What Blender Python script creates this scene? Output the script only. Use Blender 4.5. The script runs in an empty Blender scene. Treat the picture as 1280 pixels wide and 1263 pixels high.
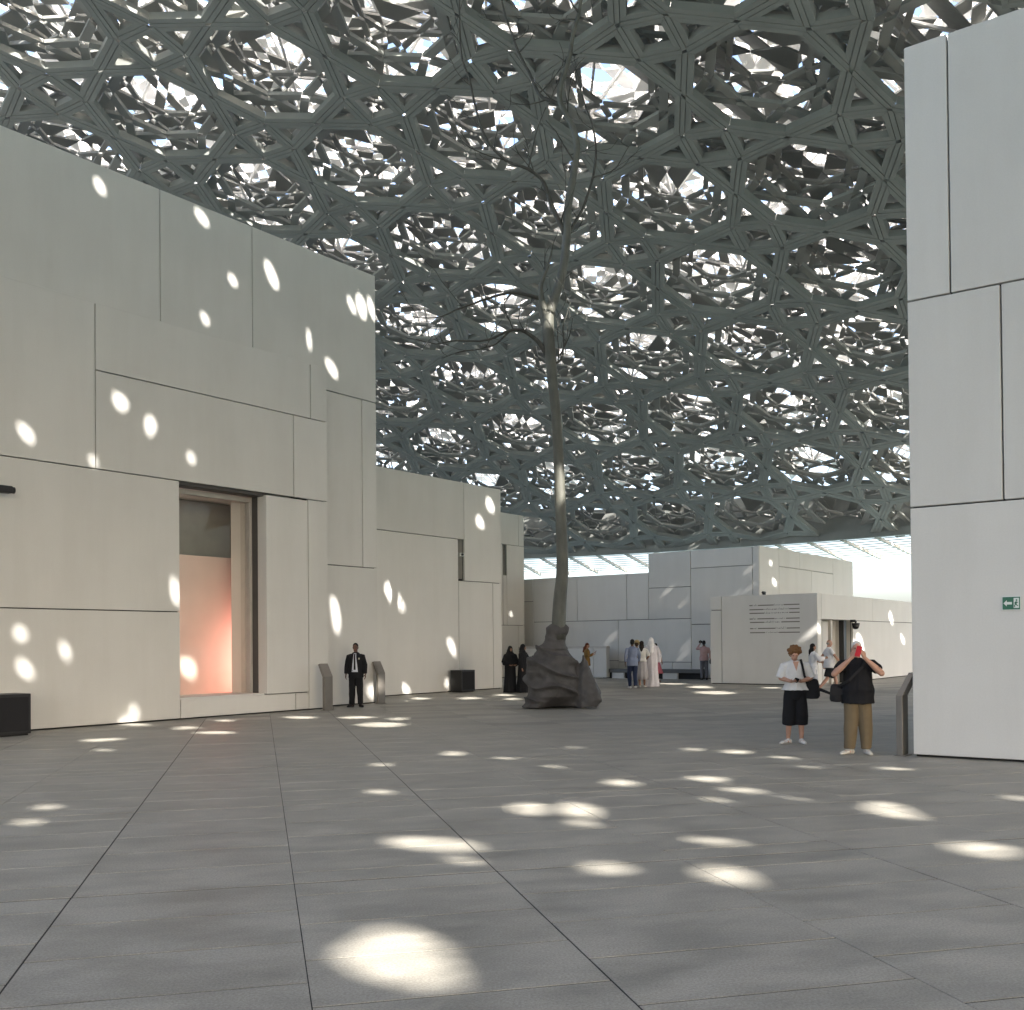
import bpy, bmesh, math, random
import numpy as np
from mathutils import Vector, Matrix, noise
from mathutils.geometry import delaunay_2d_cdt

SC = bpy.context.scene
COL = SC.collection
random.seed(7); RNG = np.random.default_rng(7)
R = math.radians

# ------------------------------------------------------------------ camera, sky, sun, exposure
EYE = Vector((0, 0, 1.65)); ROLL, PITCH = .009, .012
cam = bpy.data.cameras.new('camera'); cam_o = bpy.data.objects.new('camera', cam); COL.objects.link(cam_o)
SC.camera = cam_o
cam.sensor_width = 36; cam.lens = 36 * 1290 / 1280; cam.shift_y = 158 / 1280
cam.clip_start = .05; cam.clip_end = 9000
fwd = Vector((0, math.cos(PITCH), math.sin(PITCH))); r0 = Vector((1, 0, 0)); u0 = r0.cross(fwd)
rgt = r0 * math.cos(ROLL) - u0 * math.sin(ROLL); upv = r0 * math.sin(ROLL) + u0 * math.cos(ROLL)
m = Matrix((rgt, upv, -fwd)).transposed().to_4x4(); m.translation = EYE; cam_o.matrix_world = m

SUN_EL = R(38); SUN_TO = Vector((.56, -.83)).normalized()          # towards the sun, on the ground
SUN_DIR = Vector((-SUN_TO.x * math.cos(SUN_EL), -SUN_TO.y * math.cos(SUN_EL), -math.sin(SUN_EL)))
wd = bpy.data.worlds.new('World'); SC.world = wd; wd.use_nodes = True
sk = wd.node_tree.nodes.new('ShaderNodeTexSky'); sk.sky_type = 'NISHITA'; sk.sun_disc = False
sk.sun_elevation = SUN_EL; sk.sun_rotation = math.atan2(SUN_TO.x, SUN_TO.y); sk.dust_density = 4.2; sk.air_density = .82; sk.ozone_density = 0
bgn = wd.node_tree.nodes['Background']; bgn.inputs[1].default_value = .15
wd.node_tree.links.new(sk.outputs[0], bgn.inputs[0])
sl = bpy.data.lights.new('sun', 'SUN'); sl.energy = 3.6; sl.angle = R(.42); sl.color = (1, .95, .88)
so = bpy.data.objects.new('sun', sl); COL.objects.link(so); so.location = (30, -40, 60)
so.rotation_euler = SUN_DIR.to_track_quat('-Z', 'Y').to_euler()
SC.view_settings.view_transform = 'Standard'; SC.view_settings.look = 'None'
SC.view_settings.exposure = 2.28; SC.view_settings.gamma = 1; SC.view_settings.use_curve_mapping = False
SC.render.engine = 'CYCLES'
SC.cycles.use_denoising = True; SC.cycles.max_bounces = 10; SC.cycles.diffuse_bounces = 6
SC.cycles.caustics_reflective = False; SC.cycles.caustics_refractive = False
SC.cycles.sample_clamp_indirect = 6

# ------------------------------------------------------------------ materials
def ramp(nt, fac, stops):
    n = nt.nodes.new('ShaderNodeValToRGB'); nt.links.new(fac, n.inputs[0])
    el = n.color_ramp.elements
    while len(el) < len(stops): el.new(.5)
    for e_, (p, c) in zip(el, stops): e_.position = p; e_.color = (*c, 1)
    return n.outputs[0]
def nz(nt, scale, detail=4, rough=.55, vec=None, sc3=None):
    n = nt.nodes.new('ShaderNodeTexNoise'); n.inputs['Scale'].default_value = scale
    n.inputs['Detail'].default_value = detail; n.inputs['Roughness'].default_value = rough
    if vec is None:
        tc = nt.nodes.new('ShaderNodeTexCoord'); vec = tc.outputs['Object']
    if sc3:
        mp = nt.nodes.new('ShaderNodeMapping'); mp.inputs['Scale'].default_value = sc3
        nt.links.new(vec, mp.inputs[0]); vec = mp.outputs[0]
    nt.links.new(vec, n.inputs['Vector']); return n.outputs['Fac']
def mixc(nt, fac, a, b, mode='MIX'):
    n = nt.nodes.new('ShaderNodeMix'); n.data_type = 'RGBA'; n.blend_type = mode
    for k, v in ((0, fac), (6, a), (7, b)):
        if hasattr(v, 'default_value'): nt.links.new(v, n.inputs[k])
        elif isinstance(v, (int, float)): n.inputs[k].default_value = v
        else: n.inputs[k].default_value = (*v, 1)
    return n.outputs[2]
def mat(name, col, rough=.6, metal=0., var=.06, scale=3., bump=0., bscale=40., island=0., spec=.5, sc3=None):
    M_ = bpy.data.materials.new(name); M_.use_nodes = True; nt = M_.node_tree; b = nt.nodes['Principled BSDF']
    f = nz(nt, scale, sc3=sc3)
    c = ramp(nt, f, [(.3, tuple(x * (1 - var) for x in col)), (.7, tuple(min(1, x * (1 + var)) for x in col))])
    if island:
        g = nt.nodes.new('ShaderNodeNewGeometry')
        c = mixc(nt, 1., c, ramp(nt, g.outputs['Random Per Island'], [(0, (1 - island,) * 3), (1, (1 + island,) * 3)]), 'MULTIPLY')
    nt.links.new(c, b.inputs['Base Color'])
    b.inputs['Roughness'].default_value = rough; b.inputs['Metallic'].default_value = metal
    b.inputs['Specular IOR Level'].default_value = spec
    if bump:
        bp = nt.nodes.new('ShaderNodeBump'); bp.inputs['Strength'].default_value = bump; bp.inputs['Distance'].default_value = .02
        nt.links.new(nz(nt, bscale), bp.inputs['Height']); nt.links.new(bp.outputs[0], b.inputs['Normal'])
    return M_
M = {}
M['white'] = mat('white_concrete', (.655, .64, .605), .62, var=.035, scale=.55, bump=.05, bscale=60)
def weather(M_):
    nt = M_.node_tree; b = nt.nodes['Principled BSDF']; c = b.inputs['Base Color'].links[0].from_socket
    oi = nt.nodes.new('ShaderNodeObjectInfo')
    c = mixc(nt, 1., c, ramp(nt, oi.outputs['Random'], [(0, (.955, .955, .95)), (1, (1.03, 1.03, 1.03))]), 'MULTIPLY')
    c = mixc(nt, 1., c, ramp(nt, nz(nt, 1.1, 7, .65, sc3=(1.6, 1.6, .22)), [(.36, (.968, .966, .96)), (.56, (1, 1, 1))]), 'MULTIPLY')
    c = mixc(nt, 1., c, ramp(nt, nz(nt, 45, 3, .6), [(.3, (.97,) * 3), (.7, (1.02,) * 3)]), 'MULTIPLY')
    nt.links.new(c, b.inputs['Base Color'])
weather(M['white'])
M['joint'] = mat('dark_joint', (.02, .02, .02), .9)
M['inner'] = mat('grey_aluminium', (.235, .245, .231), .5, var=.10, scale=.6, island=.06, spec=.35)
M['middle'] = mat('lightened_aluminium', (.30, .308, .292), .5, var=.10, scale=.6, island=.06, spec=.35)  # brightness put into the colour, since little light reaches these layers
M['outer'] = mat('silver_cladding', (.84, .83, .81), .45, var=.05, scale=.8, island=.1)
M['plate'] = mat('sun_mask_grey', (.30, .31, .30), .6, var=.08)
M['rim'] = mat('pale_rim_metal', (.32, .30, .255), .5)
M['sea'] = mat('shallow_sea', (.17, .26, .26), .25, var=.2, scale=.05, bump=.4, bscale=1.2)
M['sand'] = mat('pale_terrace', (.48, .45, .40), .8, var=.1, scale=.3)

# ------------------------------------------------------------------ object helpers
def link(name, me, material=None, parent=None, **props):
    o = bpy.data.objects.new(name, me); COL.objects.link(o)
    if material and me is not None and not me.materials: me.materials.append(material)
    if parent: o.parent = parent
    for k, v in props.items(): o[k] = v
    return o
def mesh(name, verts, faces, smooth=False):
    me = bpy.data.meshes.new(name); me.from_pydata([tuple(v) for v in verts], [], [tuple(f) for f in faces]); me.update()
    if smooth: me.polygons.foreach_set('use_smooth', [True] * len(me.polygons))
    return me
def thing(name, label, cat, loc=(0, 0, 0), group=None, rotz=0.):
    o = bpy.data.objects.new(name, None); COL.objects.link(o); o.location = loc; o.rotation_euler = (0, 0, rotz)
    o.empty_display_size = .3; o['label'] = label; o['category'] = cat
    if group: o['group'] = group
    return o
BOXF = [(0, 3, 2, 1), (4, 5, 6, 7), (0, 1, 5, 4), (1, 2, 6, 5), (2, 3, 7, 6), (3, 0, 4, 7)]
def boxv(x0, x1, y0, y1, z0, z1):
    return [(x0, y0, z0), (x1, y0, z0), (x1, y1, z0), (x0, y1, z0), (x0, y0, z1), (x1, y0, z1), (x1, y1, z1), (x0, y1, z1)]
def box_mesh(name, x0, x1, y0, y1, z0, z1, bevel=0., seg=1):
    me = mesh(name, boxv(x0, x1, y0, y1, z0, z1), BOXF)
    if bevel:
        bm = bmesh.new(); bm.from_mesh(me)
        bmesh.ops.bevel(bm, geom=bm.edges[:], offset=bevel, segments=seg, affect='EDGES', profile=.5)
        bm.to_mesh(me); bm.free()
    return me
class MB:
    """collects simple solids into one mesh"""
    def __init__(s): s.v = []; s.f = []
    def add(s, v, f): n = len(s.v); s.v += [tuple(x) for x in v]; s.f += [tuple(i + n for i in q) for q in f]; return s
    def box(s, *a): return s.add(boxv(*a), BOXF)
    def bar(s, a, b, w, h=None, up=(0, 0, 1)):
        a, b = Vector(a), Vector(b); d = (b - a).normalized(); h = w if h is None else h
        u = d.cross(Vector(up)); u = u.normalized() if u.length > 1e-4 else Vector((1, 0, 0)); t = u.cross(d)
        c = [(-1, -1), (1, -1), (1, 1), (-1, 1)]
        return s.add([p + u * (i * w / 2) + t * (j * h / 2) for p in (a, b) for i, j in c], BOXF)
    def tube(s, pts, rad, n=8, caps=True):
        pts = [Vector(p) for p in pts]; rad = rad if isinstance(rad, (list, tuple)) else [rad] * len(pts)
        vs = []; fs = []; ref = None
        for i, p in enumerate(pts):
            d = (pts[min(i + 1, len(pts) - 1)] - pts[max(i - 1, 0)]).normalized()
            if ref is None: ref = d.orthogonal().normalized()
            ref = (ref - d * ref.dot(d)); ref = ref.normalized() if ref.length > 1e-5 else d.orthogonal().normalized()
            q = d.cross(ref)
            vs += [p + (ref * math.cos(a) + q * math.sin(a)) * rad[i] for a in (2 * math.pi * k / n for k in range(n))]
        for i in range(len(pts) - 1):
            fs += [(i * n + k, i * n + (k + 1) % n, (i + 1) * n + (k + 1) % n, (i + 1) * n + k) for k in range(n)]
        if caps: fs += [tuple(range(n - 1, -1, -1)), tuple((len(pts) - 1) * n + k for k in range(n))]
        return s.add(vs, fs)
    def mesh(s, name, smooth=False): return mesh(name, s.v, s.f, smooth)
    def obj(s, name, material, parent=None, smooth=False, **p): return link(name, s.mesh(name, smooth), material, parent, **p)

# ------------------------------------------------------------------ the lattice dome
DZ, DR, DX, DY = 26.7, 157.4, -26.45, 17.07; EDGE = 74.5
def dome_z(x, y): return DZ - ((x - DX) ** 2 + (y - DY) ** 2) / (2 * DR)
def dome_pts(xy, h):
    """points h above the dome surface, xy and h arrays"""
    xy = np.asarray(xy, float); n = np.c_[(xy[:, 0] - DX) / DR, (xy[:, 1] - DY) / DR, np.ones(len(xy))]
    n /= np.linalg.norm(n, axis=1)[:, None]
    return np.c_[xy, DZ - ((xy[:, 0] - DX) ** 2 + (xy[:, 1] - DY) ** 2) / (2 * DR)] + n * np.asarray(h)[:, None]
def in_frame(x, y, h=0., mg=130):
    """would this spot of the dome fall inside the picture (with a margin)?"""
    d = Vector((x, y, dome_z(x, y) + h)) - EYE; w_ = d.dot(fwd)
    if w_ < 5: return False
    px = 640 + 1290 * d.dot(rgt) / w_; py = 789.5 - 1290 * d.dot(upv) / w_
    return -mg < px < 1280 + mg and -mg < py < 760
def star_net(org, a, b, keep):
    """four-pointed stars tip to tip on a square lattice: squares, triangles and octagons"""
    org, a, b = np.array(org), np.array(a), np.array(b); s = .2929 / 2
    nodes = {}; xy = []; edges = set()
    def nid(i, j, fx, fy):
        k = (round((i + fx) * 200), round((j + fy) * 200))
        if k not in nodes: nodes[k] = len(xy); xy.append(org + a * (i + fx) + b * (j + fy))
        return nodes[k]
    N = int(230 / np.linalg.norm(a)) + 2
    for i in range(-N, N):
        for j in range(-N, N):
            c = org + a * i + b * j
            if not keep(*c): continue
            q = [nid(i, j, fx * s, fy * s) for fx, fy in ((-1, -1), (1, -1), (1, 1), (-1, 1))]
            t = [nid(i, j, *f_) for f_ in ((0, -.5), (.5, 0), (0, .5), (-.5, 0))]
            for k in range(4):
                for e_ in ((q[k], q[(k + 1) % 4]), (q[k], t[k]), (q[(k + 1) % 4], t[k])):
                    edges.add((min(e_), max(e_)))
    return np.array(xy), sorted(edges)
def lattice(xy, edges, width, prof, h0, gap=.012):
    """mitred beams along the net; prof: (t across in -1..1, height) loop. yields (verts, faces) per edge"""
    adj = [[] for _ in xy]
    for i, j in edges: adj[i].append(j); adj[j].append(i)
    corner = {}
    hw = width / 2
    for n, nb in enumerate(adj):
        if not nb: continue
        d = [(xy[k] - xy[n]) / np.linalg.norm(xy[k] - xy[n]) for k in nb]
        o = sorted(range(len(nb)), key=lambda q: math.atan2(d[q][1], d[q][0]))
        for p in range(len(o)):
            A, B = o[p], o[(p + 1) % len(o)]
            dA, dB = d[A], d[B]; cr = dA[0] * dB[1] - dA[1] * dB[0]
            if len(o) == 1 or abs(cr) < .05: c = np.array([-dA[1], dA[0]]) * hw; c2 = np.array([dB[1], -dB[0]]) * hw
            else: c = c2 = (dA + dB) * (hw / cr)          # left of A meets right of B
            if np.linalg.norm(c) > 4 * hw: c = np.array([-dA[1], dA[0]]) * hw; c2 = np.array([dB[1], -dB[0]]) * hw
            corner[(n, nb[A], 1)] = c; corner[(n, nb[B], -1)] = c2
    tt = np.array([p[0] for p in prof]); hh = np.array([p[1] for p in prof]); K = len(prof)
    out = []
    for i, j in edges:
        d = (xy[j] - xy[i]); ln = np.linalg.norm(d); d = d / ln; g = d * gap
        li, ri = corner[(i, j, 1)], corner[(i, j, -1)]; lj, rj = corner[(j, i, -1)], corner[(j, i, 1)]
        e0 = xy[i] + np.where(tt[:, None] >= 0, li * tt[:, None], ri * -tt[:, None]) + g
        e1 = xy[j] + np.where(tt[:, None] >= 0, lj * tt[:, None], rj * -tt[:, None]) - g
        out.append((np.r_[e0, e1]))
    if not out: return np.zeros((0, 2 * K, 3)), []
    P = np.concatenate(out); H = np.tile(np.r_[hh, hh], len(out)) + h0
    V = dome_pts(P, H).reshape(len(out), 2 * K, 3)
    F = [(k, (k + 1) % K, K + (k + 1) % K, K + k) for k in range(K)] + [tuple(range(K - 1, -1, -1)), tuple(range(K, 2 * K))]
    return V, F
def join_beams(name, V, F, material, parent, **p):
    K2 = V.shape[1]; n = len(V); fa = []
    for k in range(n): fa += [tuple(i + k * K2 for i in f) for f in F]
    return link(name, mesh(name, V.reshape(-1, 3), fa), material, parent, **p)
def rot(v, a): return np.array([v[0] * math.cos(a) - v[1] * math.sin(a), v[0] * math.sin(a) + v[1] * math.cos(a)])
LO = np.array([1.949, 30.162]); LA = np.array([3.047, 5.188]); LB = np.array([5.184, -3.045])
RECT = lambda d: [(-1, 0), (1, 0), (1, d), (-1, d)]
GROOVE = [(-1, .0), (-.36, .0), (-.34, .035), (-.28, .035), (-.26, -.012), (.26, -.012), (.28, .035), (.34, .035), (.36, .0), (1, .0), (1, .30), (-1, .30)]

dome = thing('lattice_dome', 'vast shallow grey metal lattice dome of layered stars spanning above the white buildings', 'dome', (DX, DY, 0))
dome_inv = Matrix.Translation((-DX, -DY, 0))
def to_dome(o): o.matrix_parent_inverse = dome_inv; return o

# apertures in the added sun mask: x y, then two half axes, metres on the mask
HOLES = """14.30 -16.60 0.29 -0.14 -0.03 -0.36; 14.57 -14.02 0.31 0.00 -0.01 -0.25; 15.46 -12.33 0.14 -0.02 -0.04 -0.32; 15.87 -12.34 0.15 -0.13 -0.07 -0.36; 15.78 -12.97 0.10 0.02 -0.02 -0.12; 15.64 -14.57 0.12 0.02 -0.04 -0.19; 16.32 -14.63 0.14 -0.08 -0.08 -0.23; 16.58 -13.55 0.17 -0.02 -0.04 -0.12; 18.45 -11.85 0.12 -0.20 -0.15 -0.34; 18.27 -13.49 0.15 -0.04 -0.14 -0.27; 16.59 -10.53 0.13 -0.07 -0.05 -0.24; 17.54 -10.06 0.13 -0.04 -0.08 -0.27; 18.65 -7.18 0.14 -0.03 -0.07 -0.25; 18.20 -6.95 0.10 0.02 -0.04 -0.15; 15.02 -7.97 0.13 0.02 -0.01 -0.23; 14.15 -11.57 0.10 0.02 0.00 -0.14; 11.15 -12.98 0.10 0.02 0.04 -0.11; 11.27 -13.72 0.10 0.02 0.04 -0.11; 9.67 -6.74 0.27 0.14 0.08 -0.25; 10.18 -8.23 0.11 -0.03 0.04 -0.14; 9.34 -3.72 0.28 0.03 0.09 -0.30; 10.47 -4.35 0.23 0.02 0.07 -0.31; 11.19 -5.26 0.31 0.04 0.06 -0.26; 10.82 -2.57 0.16 0.02 0.05 -0.24; 12.18 -1.54 0.30 0.03 0.05 -0.38; 13.89 -3.23 0.48 -0.05 0.02 -0.49; 14.14 -1.78 0.17 0.02 0.01 -0.32; 14.40 6.30 0.26 0.02 0.03 -0.71; 15.66 6.39 0.25 0.02 -0.00 -0.71; 16.60 8.31 0.24 0.02 -0.02 -0.67; 18.42 1.72 0.11 0.01 -0.09 -0.66; 19.06 5.46 0.22 0.02 -0.08 -0.64; 19.79 -8.76 0.10 -0.02 -0.06 -0.14; 19.86 -10.91 0.06 -0.02 -0.08 -0.15; 22.22 17.58 0.44 0.02 -0.07 -0.59; 22.68 14.58 0.31 0.02 -0.18 -1.19; 22.33 10.31 0.48 0.04 -0.20 -1.12; 16.73 6.05 0.18 0.02 -0.03 -0.60; 13.31 -1.43 0.32 0.03 0.03 -0.34; 24.54 14.05 0.21 0.02 -0.11 -0.53; 17.63 -10.85 0.17 0.03 -0.05 -0.16; 4.52 -0.50 0.16 -0.03 -0.01 -0.10; 5.14 2.10 0.16 0.03 0.00 -0.15; 5.78 2.39 0.12 -0.14 -0.05 -0.12; 6.71 2.81 0.07 -0.07 -0.03 -0.08; 5.56 0.40 0.08 0.03 0.01 -0.07; 8.21 -0.15 0.18 -0.17 -0.04 -0.09; 6.68 -3.92 0.07 -0.07 -0.05 -0.09; 7.12 -4.42 0.13 -0.01 -0.01 -0.12; 7.42 -3.44 0.10 -0.06 -0.03 -0.08; 9.08 -3.24 -0.04 0.10 0.06 0.05; 8.93 0.46 0.21 -0.13 -0.07 -0.18; 1.87 6.44 0.13 -0.02 -0.00 -0.13; 3.24 8.91 0.19 -0.01 -0.00 -0.13; 4.49 8.58 0.11 -0.00 -0.01 -0.13; 4.72 6.84 0.11 -0.04 -0.01 -0.10; 4.87 10.08 0.24 -0.10 -0.03 -0.20; 6.42 12.59 0.18 -0.06 -0.02 -0.13; 6.59 12.99 0.26 -0.13 -0.04 -0.21; 6.79 13.39 0.25 -0.18 -0.03 -0.13; 7.17 10.18 0.22 -0.07 -0.03 -0.15; 11.12 4.46 0.36 -0.34 -0.05 -0.11; 6.38 9.98 0.16 -0.18 -0.02 -0.07; 13.15 3.92 0.10 -0.13 -0.13 -0.20; 11.74 10.39 0.40 -0.05 -0.07 -0.31; 14.21 11.58 0.22 -0.08 -0.05 -0.16; 12.28 18.24 0.21 -0.11 -0.06 -0.24; 12.39 17.06 0.22 -0.02 -0.04 -0.20; 13.77 8.24 0.19 0.08 -0.01 -0.12; 15.04 28.52 0.31 -0.09 -0.06 -0.24; 13.22 32.38 0.13 0.00 -0.02 -0.13; 12.12 33.87 0.14 0.03 -0.01 -0.14; 16.33 30.92 -0.01 -0.06 -0.04 0.04; 20.31 28.09 -0.02 -0.05 -0.05 0.05; 18.32 28.60 -0.01 -0.05 -0.04 0.04; 16.16 29.70 -0.01 -0.05 -0.04 0.04; 19.60 27.32 -0.03 -0.03 -0.05 0.05; 21.22 27.21 0.02 -0.06 -0.04 0.04; 22.49 25.39 0.01 -0.06 -0.04 0.04; 22.68 25.05 -0.01 -0.06 -0.04 0.04; 22.54 27.19 -0.03 -0.03 -0.04 0.04; 23.06 26.45 -0.04 -0.01 -0.04 0.04; 22.77 26.46 -0.01 -0.03 -0.04 0.04; 25.05 17.92 0.18 -0.01 -0.08 -0.20; 27.67 22.18 0.42 0.03 -0.15 -0.42; 28.90 27.56 0.25 0.03 -0.11 -0.33; 30.23 28.55 0.21 0.01 -0.09 -0.27; 27.32 21.49 0.13 -0.03 -0.06 -0.14; 23.22 28.63 0.10 0.05 -0.04 -0.18; 23.91 28.26 0.16 0.04 -0.06 -0.24; 14.25 6.95 0.15 -0.18 -0.08 -0.03"""
HOLES = [tuple(map(float, q.split())) for q in HOLES.split(';')]
PLATE_H = 3.0
rh = random.Random(17)
for k in range(34):                                                 # small gaps that leave only faint patches on the open floor
    q = (rh.uniform(14, 24), rh.uniform(-17, 12), rh.uniform(.05, .11), rh.uniform(-.05, .05), rh.uniform(-.05, .05), rh.uniform(.06, .13))
    if q[0] - 15.8 < 4.2 or (q[0] - 21.5) * .592 + (q[1] + 8.8) * .806 < -1.2: HOLES.append(q)
def ell(hx, n=12):
    """the outline of an aperture: an uneven lens"""
    r_ = random.Random(round(hx[0] * 1000 + hx[1] * 77)); p, q, a, b = r_.uniform(0, 6.3), r_.uniform(0, 6.3), r_.uniform(.05, .2), r_.uniform(.0, .13); o = []
    for k in range(n):
        t = 2 * math.pi * k / n; f = 1 + a * math.cos(2 * t + p) + b * math.cos(3 * t + q)
        o.append((hx[0] + f * (hx[2] * math.cos(t) + hx[4] * math.sin(t)), hx[1] + f * (hx[3] * math.cos(t) + hx[5] * math.sin(t))))
    return o
def inside(poly, x, y):
    c = False; j = len(poly) - 1
    for i in range(len(poly)):
        (xi, yi), (xj, yj) = poly[i], poly[j]
        if (yi > y) != (yj > y) and x < (xj - xi) * (y - yi) / (yj - yi) + xi: c = not c
        j = i
    return c
PLATE = [(-32, -45), (12, -45), (30, -30), (39, -18), (44, -5), (46.5, 10), (46.5, 24), (43, 42), (38, 53), (24, 53), (15.0, 29.5), (-32, 29.5)]
def sun_mask():
    """added sun mask, out of view: strips square to the sun, so that only the apertures pass direct sun while skylight comes between them"""
    pitch = 1.5; D = pitch * math.cos(SUN_EL) * .62; side = Vector((-SUN_TO.y, SUN_TO.x)); V = []; FA = []
    # apertures in strip coordinates: a along the sun's bearing, s across it
    hs = []
    for hx in HOLES:
        if not inside(PLATE, hx[0], hx[1]): continue
        p = [(Vector(q).dot(SUN_TO), Vector(q).dot(side)) for q in ell(hx)]
        hs.append((min(q[0] for q in p), max(q[0] for q in p), p))
    for st in range(-44, 62):
        a0, a1 = st * pitch, (st + 1) * pitch + .07
        cols = [q for q in np.arange(-60, 60, 1.5) if any(inside(PLATE, *(SUN_TO * (a0 + f_ * pitch) + side * (q + .75))) for f_ in (0., .5, 1.))]
        if not cols: continue
        s0, s1 = min(cols), max(cols) + 1.5
        pts = [Vector((a0, s0)), Vector((a1, s0)), Vector((a1, s1)), Vector((a0, s1))]; ed = [(0, 1), (1, 2), (2, 3), (3, 0)]
        for q in np.arange(s0 + 3, s1 - .5, 3.):
            n = len(pts); pts += [Vector((a0, q)), Vector((a1, q))]; ed.append((n, n + 1))
        mine = [h for h in hs if h[1] > a0 and h[0] < a1]
        for h in mine:
            n = len(pts); pts += [Vector(q) for q in h[2]]; ed += [(n + k, n + (k + 1) % 12) for k in range(12)]
        v, e_, f, *_ = delaunay_2d_cdt(pts, ed, [], 0, 1e-5)
        base = len(V); n = len(v); cnt = {}
        for up in (0., .04):
            for p in v:
                q = SUN_TO * p.x + side * p.y; d = D * (p.x - a0) / pitch * 1.01 - up
                V.append((q.x + SUN_DIR.x * d, q.y + SUN_DIR.y * d, dome_z(q.x, q.y) + PLATE_H + SUN_DIR.z * d))
        for t in f:
            ca = sum(v[k].x for k in t) / len(t); cs = sum(v[k].y for k in t) / len(t)
            if not (a0 < ca < a1 and s0 < cs < s1) or any(inside(h[2], ca, cs) for h in mine): continue
            FA.append(tuple(base + k for k in reversed(t))); FA.append(tuple(base + n + k for k in t))
            for k in range(len(t)): cnt[(t[k], t[(k + 1) % len(t)])] = 1
        for p, q in cnt:
            if (q, p) not in cnt: FA.append((base + p, base + q, base + n + q, base + n + p))
    to_dome(link('added_sun_mask', mesh('added_sun_mask', V, FA), M['plate'], dome, kind='stuff'))
sun_mask()  # unseen strips added overhead to set where the sun falls, no real roof layer

LIT = []
for hx in HOLES:                                                    # where each beam of sun crosses the lowest bars
    p = Vector((hx[0], hx[1], dome_z(hx[0], hx[1]) + PLATE_H)); t = 0.
    while p.z + SUN_DIR.z * t > dome_z(p.x + SUN_DIR.x * t, p.y + SUN_DIR.y * t) + .1 and t < 20: t += .05
    LIT.append((p.x + SUN_DIR.x * t, p.y + SUN_DIR.y * t, 1.15 * max(math.hypot(hx[2], hx[3]), math.hypot(hx[4], hx[5])) + .2))
def lit_path(x, y, hw):
    """is there an aperture's beam of sun through this place at the level of the lowest beams?"""
    for cx, cy, r in LIT:
        if (x - cx) ** 2 + (y - cy) ** 2 < (r + hw) ** 2: return True
    return False
def rad(x, y): return math.hypot(x - DX, y - DY)
VIEW = lambda x, y: rad(x, y) < EDGE and y > 27 and in_frame(x, y)
LOWK = lambda x, y: rad(x, y) < EDGE + 1.5 and (VIEW(x, y) or inside(PLATE, x, y) or (y > 24 and in_frame(x, y, 0, 400)))
# lowest layer: the big grooved bars
xy, ed = star_net(LO, LA, LB, LOWK)
def blocked(i, j):
    for t in np.linspace(0, 1, 11):
        p = xy[i] * (1 - t) + xy[j] * t
        if p[1] < 34 and lit_path(p[0], p[1], .38): return True
    return False
ed = [e_ for e_ in ed if not blocked(*e_) and rad(*((xy[e_[0]] + xy[e_[1]]) / 2)) < EDGE - .2]
V, F = lattice(xy, ed, .62, GROOVE, 0, gap=.006)
def size_in_view(k):
    c = V[k].mean(0)
    if not in_frame(c[0], c[1], 0, -2): return 0
    return 1 / (Vector(c) - EYE).length
score = [size_in_view(k) for k in range(len(V))]
order = sorted(range(len(V)), key=lambda k: -score[k])
for k in order[:300]:
    to_dome(link('beam', mesh('beam', V[k], F), M['inner'], dome))
join = to_dome(join_beams('beam_field', V[order[300:]], F, M['inner'], dome, kind='stuff'))
# the layers above it
def layer(name, scale, ang, off, width, depth, h, material, keep=VIEW):
    a, b = rot(LA, R(ang)) * scale, rot(LB, R(ang)) * scale
    x_, e_ = star_net(LO + np.array(off), a, b, keep)
    e_ = [q for q in e_ if rad(*((x_[q[0]] + x_[q[1]]) / 2)) < EDGE - .3]
    v_, f_ = lattice(x_, e_, width, RECT(depth), h)
    to_dome(join_beams(name, v_, f_, material, dome, kind='stuff'))
layer('middle_layer', .7071, 45, tuple(LA * .5), .34, .16, .60, M['middle'])
layer('middle_layer', .5, 0, tuple((LA + LB) * .25), .22, .12, 1.2, M['middle'])
layer('middle_layer', 1.0, 22, (2.7, 1.6), .84, .10, 2.1, M['middle'])
layer('middle_layer', .72, 33, (.3, 1.1), .44, .10, 3.0, M['middle'])
layer('outer_layer', .70, 20, (1.4, 3.1), .50, .08, 5.4, M['outer'])
layer('outer_layer', .95, 5, (2., .9), .62, .08, 6.4, M['outer'])
layer('outer_layer', .5, 38, (1.4, 2.2), .26, .08, 7.4, M['outer'])
layer('outer_layer', .36, 12, (.7, .2), .15, .06, 8.2, M['outer'])
# struts between the two skins
fr = MB(); rr = random.Random(3)
for gx in np.arange(-60, 60, 4.2):
    for gy in np.arange(27, 95, 4.2):
        if rad(gx, gy) > EDGE - 2 or not VIEW(gx, gy): continue
        a = dome_pts([(gx, gy)], [2.75])[0]
        for dx, dy in ((2.1, 2.1), (-2.1, 2.1), (2.1, -2.1), (-2.1, -2.1)):
            b = dome_pts([(gx + dx, gy + dy)], [6.15])[0]; fr.bar(a, b, .11)
        for dx, dy in ((4.2, 0), (0, 4.2)):
            fr.bar(a, dome_pts([(gx + dx, gy + dy)], [2.75])[0], .10)
            fr.bar(dome_pts([(gx + 2.1, gy + 2.1)], [6.15])[0], dome_pts([(gx + 2.1 + dx, gy + 2.1 + dy)], [6.15])[0], .10)
to_dome(fr.obj('space_frame', M['outer'], dome, kind='stuff'))
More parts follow.
